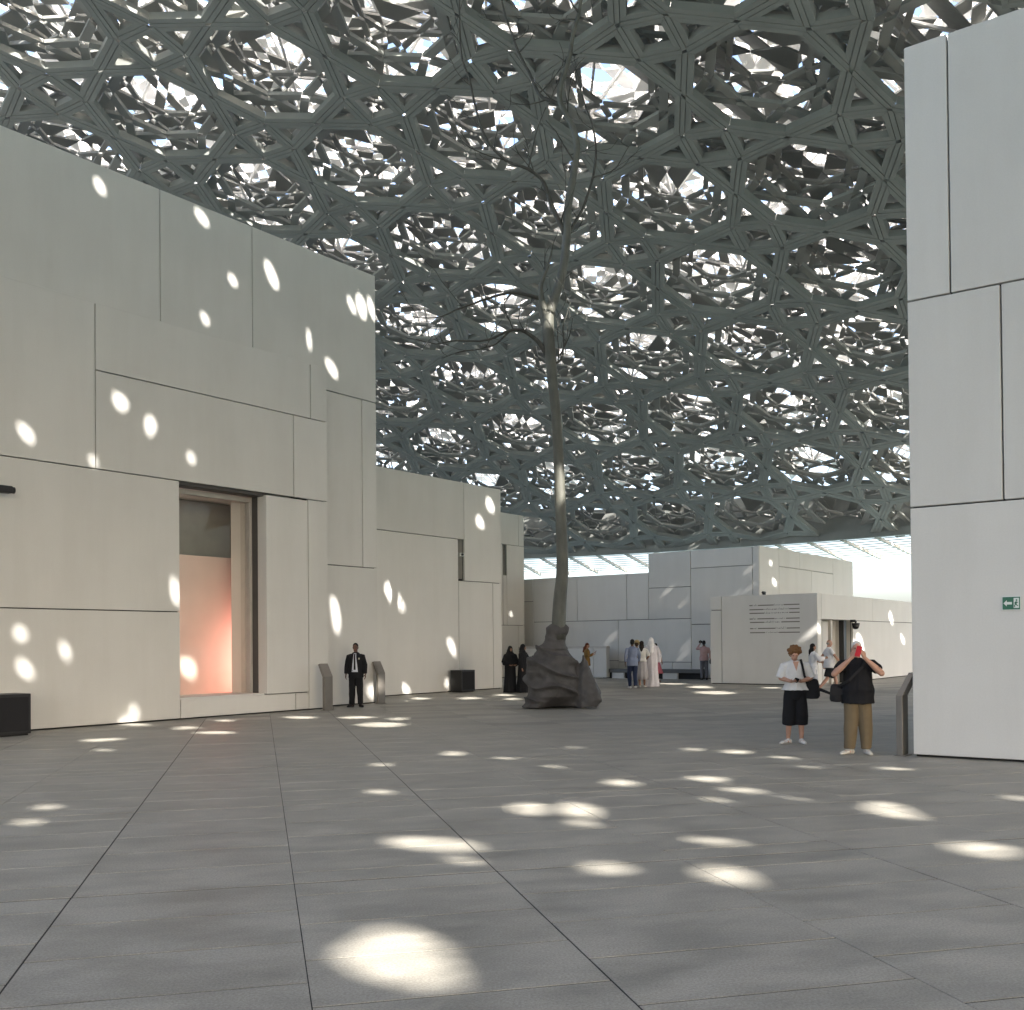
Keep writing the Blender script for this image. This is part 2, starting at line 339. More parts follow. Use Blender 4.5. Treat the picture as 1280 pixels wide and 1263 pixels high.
# rim: edge fascia and the pale slatted ring outside it
def ring_pts(r, z, a0, a1, n): return [(DX + r * math.cos(a), DY + r * math.sin(a), z) for a in np.linspace(a0, a1, n)]
A0, A1 = R(35), R(80)
fs = MB(); 
for k, (r, z, w_, h_) in enumerate([(EDGE + .25, dome_z(DX + EDGE, DY) - .02, .5, .55)]):
    p = ring_pts(r, z, A0, A1, 60)
    for q in range(59): fs.bar(p[q], p[q + 1], w_, h_)
to_dome(fs.obj('edge_fascia', M['inner'], dome))
rw = MB(); p0, p1 = ring_pts(EDGE + .9, 9.3, A0, A1, 60), ring_pts(EDGE + .9, 12.6, A0, A1, 60)
for q in range(59):
    c = [Vector(p0[q]), Vector(p0[q + 1]), Vector(p1[q + 1]), Vector(p1[q])]; o_ = Vector((c[0].x - DX, c[0].y - DY, 0)).normalized() * .12
    rw.add([v_ + o_ * s_ for s_ in (0, 1) for v_ in c], BOXF)
to_dome(rw.obj('edge_panels', M['inner'], dome, kind='stuff'))
sl_ = MB()
for k in range(9):
    r = EDGE + 1.1 + k * .75; z = 8.95 - k * .11; p = ring_pts(r, z, A0, A1, 60)
    for q in range(59): sl_.bar(p[q], p[q + 1], .15 if k else .5, .05 if k else .2)
to_dome(sl_.obj('rim_slats', M['rim'], dome, kind='stuff'))
ri = MB()
for a in np.arange(A0, A1, R(1.9)):
    ri.bar((DX + (EDGE + .4) * math.cos(a), DY + (EDGE + .4) * math.sin(a), 8.82), (DX + (EDGE + 7.4) * math.cos(a), DY + (EDGE + 7.4) * math.sin(a), 7.9), .16, .2)
to_dome(ri.obj('rim_ribs', M['rim'], dome, kind='stuff'))

# ------------------------------------------------------------------ ground
def granite():
    M_ = mat('granite_paving', (.325, .306, .27), .52, var=.10, scale=.9, island=.20, spec=.4, bump=.10, bscale=120)
    nt = M_.node_tree; b = nt.nodes['Principled BSDF']; c0 = b.inputs['Base Color'].links[0].from_socket
    fine = ramp(nt, nz(nt, 70, 4, .75), [(.35, (.74, .74, .74)), (.65, (1.24, 1.24, 1.22))])
    c1 = mixc(nt, 1., c0, fine, 'MULTIPLY')
    tc = nt.nodes.new('ShaderNodeTexCoord'); mp = nt.nodes.new('ShaderNodeMapping')
    mp.inputs['Rotation'].default_value = (0, 0, R(-14)); nt.links.new(tc.outputs['Object'], mp.inputs[0])
    st = nz(nt, 1.6, 6, .6, mp.outputs[0], (.9, 1.7, 1)); wear = ramp(nt, st, [(.34, (.74, .745, .74)), (.60, (1.12, 1.115, 1.10))])
    c2 = mixc(nt, 1., c1, wear, 'MULTIPLY'); nt.links.new(c2, b.inputs['Base Color'])
    rg = ramp(nt, st, [(.35, (.42,) * 3), (.65, (.60,) * 3)]); nt.links.new(rg, b.inputs['Roughness'])
    return M_
M['granite'] = granite()
circ = [(DX + 78 * math.cos(2 * math.pi * k / 96), DY + 78 * math.sin(2 * math.pi * k / 96)) for k in range(96)]
link('plaza_floor', mesh('plaza_floor', [(x, y, -.05) for x, y in circ] + [(x, y, -1.3) for x, y in circ],
     [tuple(range(96))] + [(k, k + 96, (k + 1) % 96 + 96, (k + 1) % 96) for k in range(96)]), M['granite'], kind='structure')
floor = bpy.data.objects['plaza_floor']
link('sea', mesh('sea', [(-4000, -4000, -1.0), (4000, -4000, -1.0), (4000, 4000, -1.0), (-4000, 4000, -1.0)], [(0, 1, 2, 3)]), M['sea'], kind='structure')
G1 = np.array([-.2372, .9715]); G2 = np.array([.9715, .2372])
link('joint_bed', mesh('joint_bed', [(-34, -2, -.004), (34, -2, -.004), (34, 58, -.004), (-34, 58, -.004)], [(0, 1, 2, 3)]), M['joint'], floor)
pav = []
rp = random.Random(11)
for k in range(-32, 34):                                           # courses 1.44 m wide, modules of five rows, every second course half a slab out
    s0 = 1.66 + 1.44 * k; odd = k % 2
    for md in range(-4, 18):
        cuts = [0, .36, 1.08, 1.80, 2.52, 3.24, 3.6] if odd else [0, .72, 1.44, 2.16, 2.88, 3.6]
        for u, v_ in zip(cuts[:-1], cuts[1:]):
            t0, t1 = 7.33 + 3.6 * md + u, 7.33 + 3.6 * md + v_
            c = G2 * (s0 + .72) + G1 * ((t0 + t1) / 2)
            if c[1] < 1.2 or c[1] > 56 or abs(c[0]) > .56 * c[1] + 2.2: continue
            a0, a1 = s0 + (.003 if odd else .006), s0 + 1.44 - (.006 if odd else .003)
            b0, b1 = t0 + (.014 if u == 0 else .008), t1 - (.014 if v_ == 3.6 else .008)
            dz = rp.uniform(-.0005, .0005); tl = rp.uniform(-.0003, .0003)
            top = [G2 * a + G1 * b for a, b in ((a0, b0), (a1, b0), (a1, b1), (a0, b1))]
            z = [dz - tl, dz + tl * .6, dz + tl, dz - tl * .4]
            pav.append((c[1], [(p[0], p[1], z_) for p, z_ in zip(top, z)] + [(p[0], p[1], -.02) for p in top]))
pav.sort(key=lambda p: p[0])
PF_ = [(0, 1, 2, 3), (0, 4, 5, 1), (1, 5, 6, 2), (2, 6, 7, 3), (3, 7, 4, 0)]
near = [p for p in pav if abs(p[1][0][0]) < .52 * p[0] + 1.6 and p[0] > 2.2][:300]
ids = {id(p) for p in near}
for p in near: link('paver', mesh('paver', p[1], PF_), M['granite'], floor)
pf = MB()
for p in pav:
    if id(p) not in ids: pf.add(p[1], PF_)
pf.obj('paver_field', M['granite'], floor, kind='stuff')

# ------------------------------------------------------------------ white buildings
W = np.array([.592, .806]); E_ = np.array([.806, -.592]); RZW = math.atan2(.806, .592); RZE = math.atan2(-.592, .806)
M['frame'] = mat('brushed_frame', (.50, .47, .43), .45, metal=.0)
M['dark'] = mat('black_paint', (.012, .012, .013), .45)
M['black_cloth'] = mat('black_cloth', (.012, .012, .014), .9, bump=.15, bscale=30)
def panel(par, s0, s1, z0, z1, off=0., th=.09, g=.0115, label=None):
    me = box_mesh('wall_panel', s0 + g, s1 - g, off, off + th, max(z0 + g, .035), z1 - g, .007)
    o = link('wall_panel', me, M['white'], par)
    if label: o['label'] = label
    return o
def backing(par, s0, s1, z0, z1, off): link('joint_backing', box_mesh('joint_backing', s0, s1, off, off + .02, z0, z1), M['joint'], par)
def core(par, *a): link('wall', box_mesh('wall', *a), M['white'], par)

LBd = thing('gallery_building', 'tall white panelled building at left with a pink lit window', 'building', (-7.501, 23.339, 0), rotz=RZW)
for q in ((-14, -2.07, 5.41, 8.93), (-2.07, 3.98, 7.5, 8.93), (3.98, 4.56, 7.5, 8.93), (-2.07, 3.40, 5.41, 7.5), (3.40, 4.56, 5.41, 7.5),
          (-9, -.0, 2.44, 5.41), (-9, 0, 0, 2.44), (-14, -9, 0, 5.41), (0, 3.42, 0, .46), (3.42, 3.87, 0, .46), (3.87, 4.56, 0, 5.41)): panel(LBd, *q)
panel(LBd, 2.49, 3.87, .46, 5.38, th=.33)
for q in ((-14, -4.6, 8.5, 12.2), (-4.6, -.06, 8.5, 12.2), (-.06, 2.61, 8.5, 12.2), (2.61, 7.04, 8.55, 12.2), (4.3, 6.46, 3.83, 8.55), (6.46, 7.04, 3.83, 8.55), (4.3, 7.04, 0, 3.83)): panel(LBd, *q, off=.6)
backing(LBd, -14, -.012, 0, 8.9, .085); backing(LBd, 2.56, 4.54, 0, 8.9, .34); backing(LBd, -.01, 4.5, 5.42, 8.9, .087); backing(LBd, -.01, 4.5, .0, .44, .089)
backing(LBd, -14, 7.0, 8.95, 12.15, .685); backing(LBd, 4.3, 7.0, 0, 9, .687)
core(LBd, -14, -.012, .105, 8, 0, 8.91); core(LBd, -.012, 3.4, .107, 8, 5.42, 8.908); core(LBd, -.012, 3.4, .109, 8, 0, .445); core(LBd, 3.4, 4.54, .36, 8, 0, 8.905)
core(LBd, -13.9, 7.02, .707, 7.9, 8.915, 12.17); core(LBd, 4.54, 7.02, .707, 7.9, 0, 8.915); core(LBd, -.012, 3.4, 2.6, 7.9, .445, 5.42)
# the ledge on top of the front panels
link('ledge', box_mesh('ledge', -14, 4.55, .0, .6, 8.90, 8.925, .004), M['white'], LBd)
# window: reveal, frame, glass, lit room behind
win = thing_part = link('window', None, None, LBd)
M['pinkwall'] = mat('rose_plaster', (.74, .60, .55), .75, var=.05, scale=1.2)
M['greywall'] = mat('grey_plaster', (.34, .34, .32), .8)
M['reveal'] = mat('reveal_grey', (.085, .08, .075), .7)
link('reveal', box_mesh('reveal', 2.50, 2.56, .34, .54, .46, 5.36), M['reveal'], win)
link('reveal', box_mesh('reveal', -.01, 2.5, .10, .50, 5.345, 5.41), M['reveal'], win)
link('frame', box_mesh('frame', 2.43, 2.55, .541, .90, .46, 5.34, .008), M['frame'], win)
link('frame', box_mesh('frame', 0, 2.43, .541, .90, 5.22, 5.34, .008), M['frame'], win)
link('frame', box_mesh('frame', -.06, .0, .541, .90, .46, 5.34, .008), M['frame'], win)
link('jamb', box_mesh('jamb', 2.47, 2.55, .902, 1.32, .46, 5.3, .006), M['white'], win)
link('sill', box_mesh('sill', 0, 2.49, .09, 1.3, .445, .49, .006), M['white'], win)
def glassmat():
    g = bpy.data.materials.new('window_glass'); g.use_nodes = True; nt = g.node_tree; nt.nodes.clear()
    o = nt.nodes.new('ShaderNodeOutputMaterial'); mx = nt.nodes.new('ShaderNodeMixShader'); t = nt.nodes.new('ShaderNodeBsdfTransparent'); gl = nt.nodes.new('ShaderNodeBsdfGlossy'); fr_ = nt.nodes.new('ShaderNodeFresnel')
    t.inputs[0].default_value = (.93, .95, .93, 1); gl.inputs['Roughness'].default_value = .01; fr_.inputs[0].default_value = 1.16
    nt.links.new(fr_.outputs[0], mx.inputs[0]); nt.links.new(t.outputs[0], mx.inputs[1]); nt.links.new(gl.outputs[0], mx.inputs[2]); nt.links.new(mx.outputs[0], o.inputs[0]); return g
M['glass'] = glassmat()
link('pane', box_mesh('pane', 0, 2.43, .70, .712, .49, 5.22), M['glass'], win)
link('room_wall', box_mesh('room_wall', -1.4, 3.4, 1.80, 1.9, .45, 3.93), M['pinkwall'], win)
link('room_wall', box_mesh('room_wall', -1.4, 3.4, 2.45, 2.55, .45, 5.4), M['greywall'], win)
link('room_floor', box_mesh('room_floor', -.01, 3.4, 1.3, 2.45, .44, .455), M['pinkwall'], win)
bm = bmesh.new(); bmesh.ops.create_cone(bm, cap_ends=True, segments=48, radius1=.27, radius2=.25, depth=.03, matrix=Matrix.Translation((.80, 1.785, 1.98)) @ Matrix.Rotation(R(90), 4, 'X'))
me = bpy.data.meshes.new('wall_disc'); bm.to_mesh(me); bm.free(); link('wall_disc', me, M['pinkwall'], win)
def emit(name, col, s):
    M_ = bpy.data.materials.new(name); M_.use_nodes = True; b = M_.node_tree.nodes['Principled BSDF']
    b.inputs['Base Color'].default_value = (.8, .5, .45, 1); b.inputs['Emission Color'].default_value = (*col, 1); b.inputs['Emission Strength'].default_value = s; return M_
M['added_fill'] = emit('added_fill', (1, .86, .76), 1.0)
link('hidden_fill_lamp', box_mesh('hidden_fill_lamp', .012, .05, .95, 1.25, .6, 5.1, .01), M['added_fill'], win)  # unseen glowing bar added to brighten the jamb and back wall
M['strip'] = emit('rose_lamp', (1, .42, .35), 2.3)
link('strip_lamp', box_mesh('strip_lamp', 3.2, 3.3, 1.05, 1.6, .5, 2.2, .02), M['strip'], win)

B2 = thing('gallery_building', 'white panelled building with a narrow dark slot, second from the left', 'building', (-.373, 38.097, 0), rotz=RZW)
for q in ((-7.5, -2.17, 5.33, 7.36), (-2.17, 0.0, 3.88, 7.36), (-7.5, -2.5, 0, 5.33), (-2.5, -.53, 0, 3.88), (-.53, 0, 0, 3.88)): panel(B2, *q)
backing(B2, -7.5, -2.5, 0, 7.3, .088); backing(B2, -2.17, -.02, 0, 7.3, .088); backing(B2, -2.5, -2.17, 0, 3.95, .09); backing(B2, -2.5, -2.17, 3.95, 5.4, .42)
core(B2, -7.5, -2.5, .11, 6, 0, 7.32); core(B2, -2.17, -.02, .11, 6, 0, 7.318); core(B2, -2.5, -2.17, .112, 6, 0, 3.95); core(B2, -2.5, -2.17, .112, 6, 5.36, 7.316); core(B2, -2.5, -2.17, .45, 5.9, 3.95, 5.36)

B3 = thing('gallery_building', 'narrow bright white building end between the second building and the tree trunk', 'building', (.6, 51.5, 0), rotz=RZW)
for q in ((-4, -.39, 6.5, 8.05), (-.39, .06, 6.5, 8.05), (-4, -1.72, 2.56, 6.5), (-1.4, .06, 2.56, 6.5), (-1.72, -1.4, 2.56, 5.0), (-4, -.45, 0, 2.56), (-.45, .06, 0, 2.56)): panel(B3, *q)
backing(B3, -4, .04, 0, 5, .09); backing(B3, -4, -1.72, 5, 8, .09); backing(B3, -1.4, .04, 5, 8, .09); backing(B3, -1.72, -1.4, 5, 6.5, .3); core(B3, -4, -1.72, .112, 5, 0, 8.0); core(B3, -1.4, .04, .112, 5, 0, 8.0); core(B3, -1.72, -1.4, .33, 4.9, 0, 7.9)

FW = thing('far_wall', 'long pale panelled wall across the back of the plaza', 'wall', (8.6, 46.5, 0), rotz=RZE)
for q in ((-15, -9.34, 3.78, 4.92), (-15, -9.34, 0, 3.78), (-9.34, -6.7, 2.73, 4.92), (-6.7, -3.92, 2.73, 4.92), (-3.92, -2.75, 2.73, 4.92), (-9.34, -4.4, .8, 2.73), (-9.34, -5.1, 0, .8), (-5.1, -4.4, 0, .8),
          (-4.4, -.58, .74, 2.73), (-2.75, -.58, 2.73, 4.18), (-2.75, -.58, 4.18, 5.82), (-.58, 2.4, 5.0, 5.82), (-.58, 2.4, 2.45, 5.0), (-.58, 2.4, 0, 2.45), (-4.4, -1.55, 0, .74), (-1.55, -.58, 0, .74)): panel(FW, *q)
panel(FW, 2.4, 2.71, 0, 5.82)
backing(FW, -15, -2.75, 0, 4.88, .09); backing(FW, -2.75, 2.6, 0, 5.78, .09); core(FW, -15, -2.75, .112, .5, 0, 4.89); core(FW, -2.75, 2.6, .112, .5, 0, 5.79)
LW = thing('side_wall', 'bright white panelled wall receding to the right of the far wall, above the pavilion', 'wall', (8.6 + .806 * 2.72, 46.5 - .592 * 2.72, 0), rotz=RZW)
for q in ((0.02, 2.23, 0, 5.85), (2.23, 4.81, 5.05, 5.87), (4.81, 9.4, 5.05, 5.87), (2.23, 6.36, 0, 5.05), (6.36, 9.4, 0, 5.05), (9.4, 12.5, 0, 5.87)): panel(LW, *q)
backing(LW, .1, 12.45, 0, 5.8, .09); core(LW, .1, 12.45, .112, .5, 0, 5.81)
LO_ = thing('low_wall', 'low white parapet wall with a grey coping, in front of the far wall', 'wall', (4.1, 48.3, 0), rotz=RZE)
for q in ((-6.6, -3.1, 0, 1.40), (-3.1, -.35, 0, 1.40), (-.35, .36, 0, 1.40)): panel(LO_, *q, th=.3)
link('coping', box_mesh('coping', -6.6, .36, .01, .31, 1.392, 1.50, .006), M['frame'], LO_)

RB = thing('gallery_building', 'large white panelled building at the right edge with a green exit sign', 'building', (5.665, 14.649, 0), rotz=RZE)
for q in ((0, .59, 6.47, 10.12), (.59, 3.4, 6.47, 10.12), (3.4, 7.5, 6.47, 10.12), (0, 1.23, 3.53, 6.47), (1.23, 4.6, 3.53, 6.47), (4.6, 9, 3.53, 6.47), (0, 5.2, 0, 3.53), (5.2, 9, 0, 3.53), (7.5, 9, 6.47, 10.12)): panel(RB, *q, g=.011)
backing(RB, .03, 9, 0, 10.05, .088); core(RB, .03, 9, .11, 8, 0, 10.07)

PV = thing('pavilion', 'low white pavilion with an engraved front wall and a recessed doorway', 'pavilion', (11.31, 38.18, 0), rotz=RZE)
panel(PV, -4.33, -3.84, 0, 2.9); panel(PV, -4.33, -3.84, 2.9, 3.44); panel(PV, -3.84, 0, 0, 3.44, g=.009)
backing(PV, -4.3, -.1, 0, 3.4, .088); core(PV, -4.3, -.1, .11, .5, 0, 3.42)
PS = link('side_wall', None, None, PV); PS.rotation_euler = (0, 0, R(90))          # local x now runs along the receding face
def ppanel(*q, **k): panel(PS, *q, **k)
ppanel(.01, .42, 0, 3.44); ppanel(.42, 6.6, 2.46, 3.44); ppanel(6.6, 15, 2.46, 3.44); ppanel(4.0, 15, 0, 2.46)
backing(PS, .1, .42, 0, 3.4, .09); backing(PS, .42, 15, 2.47, 3.4, .09); backing(PS, 4.0, 15, 0, 2.47, .092)
core(PS, .42, 15, .112, 4, 2.47, 3.42); core(PS, 4.0, 15, .114, 4, 0, 2.47); core(PS, .42, 4.0, .7, 4, 0, 2.47)
dr = link('doorway', None, None, PS)
link('door_post', box_mesh('door_post', 1.72, 1.86, .10, .22, 0, 2.46, .006), M['frame2'] if 'frame2' in M else M['frame'], dr)
link('door_post', box_mesh('door_post', 3.2, 3.5, .10, .3, 0, 2.46, .006), M['dark'], dr)
link('door_leaf', box_mesh('door_leaf', 1.87, 3.19, .5, .54, 0.02, 2.44, .006), M['white'], dr)

# ------------------------------------------------------------------ people
LAB = bpy.data.scenes.new('workshop')
def tmp_eval(me, mods):
    o = bpy.data.objects.new('tmp', me); LAB.collection.objects.link(o)
    for typ, kw in mods:
        md = o.modifiers.new('m', typ)
        for k, v in kw.items(): setattr(md, k, v)
    with bpy.context.temp_override(scene=LAB, view_layer=LAB.view_layers[0]):
        dg = bpy.context.evaluated_depsgraph_get()
    out = bpy.data.meshes.new_from_object(o.evaluated_get(dg)); bpy.data.objects.remove(o); return out
def fuse(name, mb, voxel, smooth=3, wrinkle=0., wfreq=9., fac=.5):
    """one continuous skin round the collected solids"""
    me = tmp_eval(mb.mesh('t'), [('REMESH', dict(mode='VOXEL', voxel_size=voxel, use_smooth_shade=True)), ('SMOOTH', dict(factor=fac, iterations=smooth))])
    me.name = name
    if wrinkle:
        n_ = len(me.vertices); co = np.empty(n_ * 3); no = np.empty(n_ * 3)
        me.vertices.foreach_get('co', co); me.vertex_normals.foreach_get('vector', no); co = co.reshape(-1, 3); no = no.reshape(-1, 3)
        d_ = np.empty(n_)
        for i_, p in enumerate(co):
            q = Vector((p[0] * wfreq, p[1] * wfreq, p[2] * wfreq * .45)); d_[i_] = noise.noise(q) + .5 * noise.noise(q * 2.3)
        me.vertices.foreach_set('co', (co + no * (d_ * wrinkle)[:, None]).ravel())
    me.polygons.foreach_set('use_smooth', [True] * len(me.polygons)); me.update(); return me
def cap(mb, a, b, ra, rb, n=10):
    """limb segment: a rounded cone"""
    a, b = Vector(a), Vector(b); d = (b - a); L_ = d.length; d.normalize()
    pts = [a - d * ra * .92, a - d * ra * .7, a - d * ra * .3, a, b, b + d * rb * .3, b + d * rb * .7, b + d * rb * .92]
    mb.tube(pts, [ra * .38, ra * .71, ra * .95, ra, rb, rb * .95, rb * .71, rb * .38], n)
def flat(mb, pts, rad, n=14): mb.tube(pts, rad, n)
def ball(mb, c, r, n=12, k=8):
    c = Vector(c); r = r if isinstance(r, (tuple, list)) else (r, r, r)
    vs = []; fs = []
    for i in range(1, k):
        t = math.pi * i / k
        vs += [(c.x + r[0] * math.sin(t) * math.cos(a), c.y + r[1] * math.sin(t) * math.sin(a), c.z + r[2] * math.cos(t)) for a in (2 * math.pi * j / n for j in range(n))]
    for i in range(k - 2): fs += [(i * n + j, (i + 1) * n + j, (i + 1) * n + (j + 1) % n, i * n + (j + 1) % n) for j in range(n)]
    vs += [(c.x, c.y, c.z + r[2]), (c.x, c.y, c.z - r[2])]; t0 = len(vs) - 2
    fs += [(t0, j, (j + 1) % n) for j in range(n)] + [(t0 + 1, (k - 2) * n + (j + 1) % n, (k - 2) * n + j) for j in range(n)]
    mb.add(vs, fs)
def loft(mb, rings, n=20, fold=0., nf=9, ph=0.):
    """rings: (z, cx, cy, rx, ry); fold ripples grow towards the first ring"""
    vs = []; fs = []; m_ = len(rings)
    for i, (z, cx, cy, rx, ry) in enumerate(rings):
        f_ = fold * (1 - i / (m_ - 1)) ** 1.2
        for j in range(n):
            a = 2 * math.pi * j / n; w_ = 1 + f_ * (math.sin(nf * a + ph) + .5 * math.sin(nf * 1.7 * a + 2 * ph + z * 3))
            vs.append((cx + rx * w_ * math.cos(a), cy + ry * w_ * math.sin(a), z))
    for i in range(m_ - 1): fs += [(i * n + j, i * n + (j + 1) % n, (i + 1) * n + (j + 1) % n, (i + 1) * n + j) for j in range(n)]
    fs += [tuple(range(n - 1, -1, -1)), tuple((m_ - 1) * n + j for j in range(n))]
    mb.add(vs, fs)
def hand(mb, wr, d, nrm, curl=.6, side=1, spread=1.):
    """palm, four unequal bent fingers and a thumb that leaves the side of the palm"""
    wr, d, nrm = Vector(wr), Vector(d).normalized(), Vector(nrm).normalized(); s = d.cross(nrm).normalized() * side
    pe = wr + d * .085
    for k in range(3): cap(mb, wr + s * (k - 1) * .022 + d * .01, pe + s * (k - 1) * .024, .015, .015, 8)
    for k, (o, L_) in enumerate(((-.034, .058), (-.012, .074), (.011, .08), (.033, .070))):
        b = pe + s * o * spread; f1 = (d * math.cos(curl * .5) + nrm * math.sin(curl * .5)); f2 = (d * math.cos(curl * 1.4) + nrm * math.sin(curl * 1.4))
        k1 = b + f1 * L_ * .52; cap(mb, b, k1, .0098, .009, 8); cap(mb, k1, k1 + f2 * L_ * .5, .009, .0078, 8)
    tb = wr + s * .032 + d * .025; t1 = tb + (d * .6 + s * .7 + nrm * .35).normalized() * .038
    cap(mb, tb, t1, .013, .011, 8); cap(mb, t1, t1 + (d * .85 + s * .1 + nrm * .5).normalized() * .032, .011, .009, 8)

SKIN = {}
def skin(c):
    if c not in SKIN: SKIN[c] = mat('skin', c, .5, var=.05, scale=14)
    return SKIN[c]
CL = {}
def cloth(c, rough=.85):
    k = (c, rough)
    if k not in CL: CL[k] = mat('cloth', c, rough, var=.07, scale=9, bump=.2, bscale=45, spec=.25)
    return CL[k]
M['eye'] = mat('dark_eye', (.02, .015, .012), .2)
M['lip'] = mat('lip', (.30, .11, .09), .5)

def figure(label, pos, H, yaw, skin_c, hair, top, bottom, shoe, pose=None, fat=1., group=None, vox=.011, woman=False):
    """pos on the ground, H height, yaw 0 faces -Y. pose: el/er elbows, wl/wr wrists (person's left is +x), fl/fr feet, look (x,z tilt)"""
    P = dict(el=(.25, .02, 1.16), er=(-.25, .02, 1.16), wl=(.27, -.06, .90), wr=(-.27, -.06, .90), nl=(-1, 0, 0), nr=(1, 0, 0), kl=None, kr=None,
             fl=(.105, .02, 0), fr=(-.105, .02, 0), tl=.25, tr=.25, curl=.5, head=(0, -.02, 1.625), nod=0., turn=0., lean=0.)
    P.update(pose or {}); k = H / 1.75; sw = .168 if woman else .185
    t = thing('person', label, 'person', (*pos, 0), group, yaw)
    body = MB(); S_ = {1: Vector((sw * (1 + (fat - 1) * .35), 0, 1.395)), -1: Vector((-sw * (1 + (fat - 1) * .35), 0, 1.395))}
    tors = [(.84, 0, .01, .135, .10), (.92, 0, .01, .165, .115), (1.0, 0, .0, .155, .105), (1.10, 0, 0, .13 if woman else .142, .092), (1.22, 0, 0, .15, .105), (1.33, 0, 0, .168, .112), (1.405, 0, .0, .155, .092), (1.45, 0, .004, .105, .074), (1.49, 0, .008, .068, .06)]
    if fat > 1: tors = [(z, cx, cy - (fat - 1) * .10 * math.exp(-((z - 1.06) / .16) ** 2), rx * (1 + (fat - 1) * .9 * math.exp(-((z - 1.04) / .26) ** 2)), ry * (1 + (fat - 1) * 1.5 * math.exp(-((z - 1.06) / .2) ** 2))) for z, cx, cy, rx, ry in tors]
    loft(body, tors, 18)
    hd = Vector(P['head']); Rt = Matrix.Rotation(P['turn'], 3, 'Z') @ Matrix.Rotation(P['nod'], 3, 'X')
    def hp(x, y, z): return hd + Rt @ Vector((x, y, z))
    cap(body, (0, .012, 1.45), hp(0, .02, -.07), .056, .052)
    hb = MB(); ball(hb, (0, 0, .015), (.074, .093, .100)); ball(hb, (0, -.018, -.055), (.056, .068, .062)); ball(hb, (0, -.045, -.090), (.028, .028, .022))
    cap(hb, (0, -.088, .012), (0, -.106, -.026), .009, .014, 8); ball(hb, (0, -.082, .03), (.05, .016, .012))
    for s in (1, -1): ball(hb, (s * .074, .008, -.008), (.010, .020, .032)); ball(hb, (s * .03, -.075, -.03), (.022, .018, .022))
    body.add([hp(*v) for v in hb.v], hb.f)
    arms = {}
    for s, e_, w_, n_ in ((1, 'el', 'wl', 'nl'), (-1, 'er', 'wr', 'nr')):
        e3, w3 = Vector(P[e_]), Vector(P[w_]); arms[s] = (S_[s], e3, w3)
        f_ = 1 + (fat - 1) * .5
        cap(body, S_[s], S_[s].lerp(e3, .5), .052 * f_, .047 * f_); cap(body, S_[s].lerp(e3, .5), e3, .047 * f_, .039 * f_); cap(body, e3, e3.lerp(w3, .35), .040 * f_, .041 * f_); cap(body, e3.lerp(w3, .35), w3, .041 * f_, .027)
        hd_ = (w3 - e3).normalized(); hd_ = Vector(P.get('hd' + e_[1], hd_)); hand(body, w3, hd_, P[n_], P['curl'], -s)
    legs = {}
    for s, f__, kk, tt in ((1, 'fl', 'kl', 'tl'), (-1, 'fr', 'kr', 'tr')):
        hip = Vector((s * .088, .005, .90)); ft = Vector(P[f__]); an = ft + Vector((0, .02, .085)); kn = Vector(P[kk]) if P[kk] else hip.lerp(an, .5) + Vector((0, -.02, .02))
        legs[s] = (hip, kn, an); lf = 1 + (fat - 1) * .35
        cap(body, hip, hip.lerp(kn, .5), .088 * lf, .070 * lf); cap(body, hip.lerp(kn, .5), kn, .070 * lf, .054 * lf); cap(body, kn, kn.lerp(an, .35), .054 * lf, .056 * lf); cap(body, kn.lerp(an, .35), an, .056 * lf, .036)
        fd = Vector((math.sin(P[tt]) * s, -math.cos(P[tt]), 0)); cap(body, ft + Vector((0, 0, .045)) + fd * -.02, ft + Vector((0, 0, .035)) + fd * .13, .038, .030)
    SC_ = lambda mb: (setattr(mb, 'v', [tuple(c * k for c in v) for v in mb.v]), mb)[1]
    link('body', fuse('body', SC_(body), vox, 2), skin(skin_c), t)
    # face
    eb = MB()
    for s in (1, -1): ball(eb, hp(s * .030, -.0815, .012), .0095, 8, 6)
    SC_(eb).obj('eyes', M['eye'], t, True)
    lb = MB(); ball(lb, hp(0, -.083, -.058), (.022, .008, .006), 8, 6); SC_(lb).obj('mouth', M['lip'], t, True)
    # hair
    if hair:
        hc, kind = hair; h_ = MB()
        hh = MB()
        if kind == 'short': ball(hh, (0, .014, .042), (.079, .092, .088)); ball(hh, (0, .045, -.01), (.072, .06, .07))
        elif kind == 'curly':
            ball(hh, (0, .022, .048), (.105, .105, .092)); ball(hh, (0, .06, -.02), (.098, .07, .08)); rc = random.Random(5)
            for q in range(70):
                a = rc.uniform(0, 2 * math.pi); b = rc.uniform(-.1, 1.5); x, y, z = math.cos(a) * math.cos(b) * .112, math.sin(a) * math.cos(b) * .105 + .025, math.sin(b) * .105 + .035
                if y < -.045 and z < .075: continue
                ball(hh, (x, y, z), rc.uniform(.018, .03), 8, 6)
        elif kind == 'long':
            ball(hh, (0, .018, .04), (.084, .095, .09)); ball(hh, (0, .06, -.06), (.08, .055, .12)); cap(hh, (0, .085, -.12), (.01, .10, -.30), .075, .05); 
            for s in (1, -1): cap(hh, (s * .055, .04, -.05), (s * .07, .05, -.24), .04, .03)
        elif kind == 'bald': ball(hh, (0, .045, -.005), (.077, .055, .05))
        h_.add([hp(*v) for v in hh.v], hh.f)
        link('hair', fuse('hair', SC_(h_), vox * .9, 2, .006 if kind == 'curly' else .003, 40), cloth(hc, .7), t)
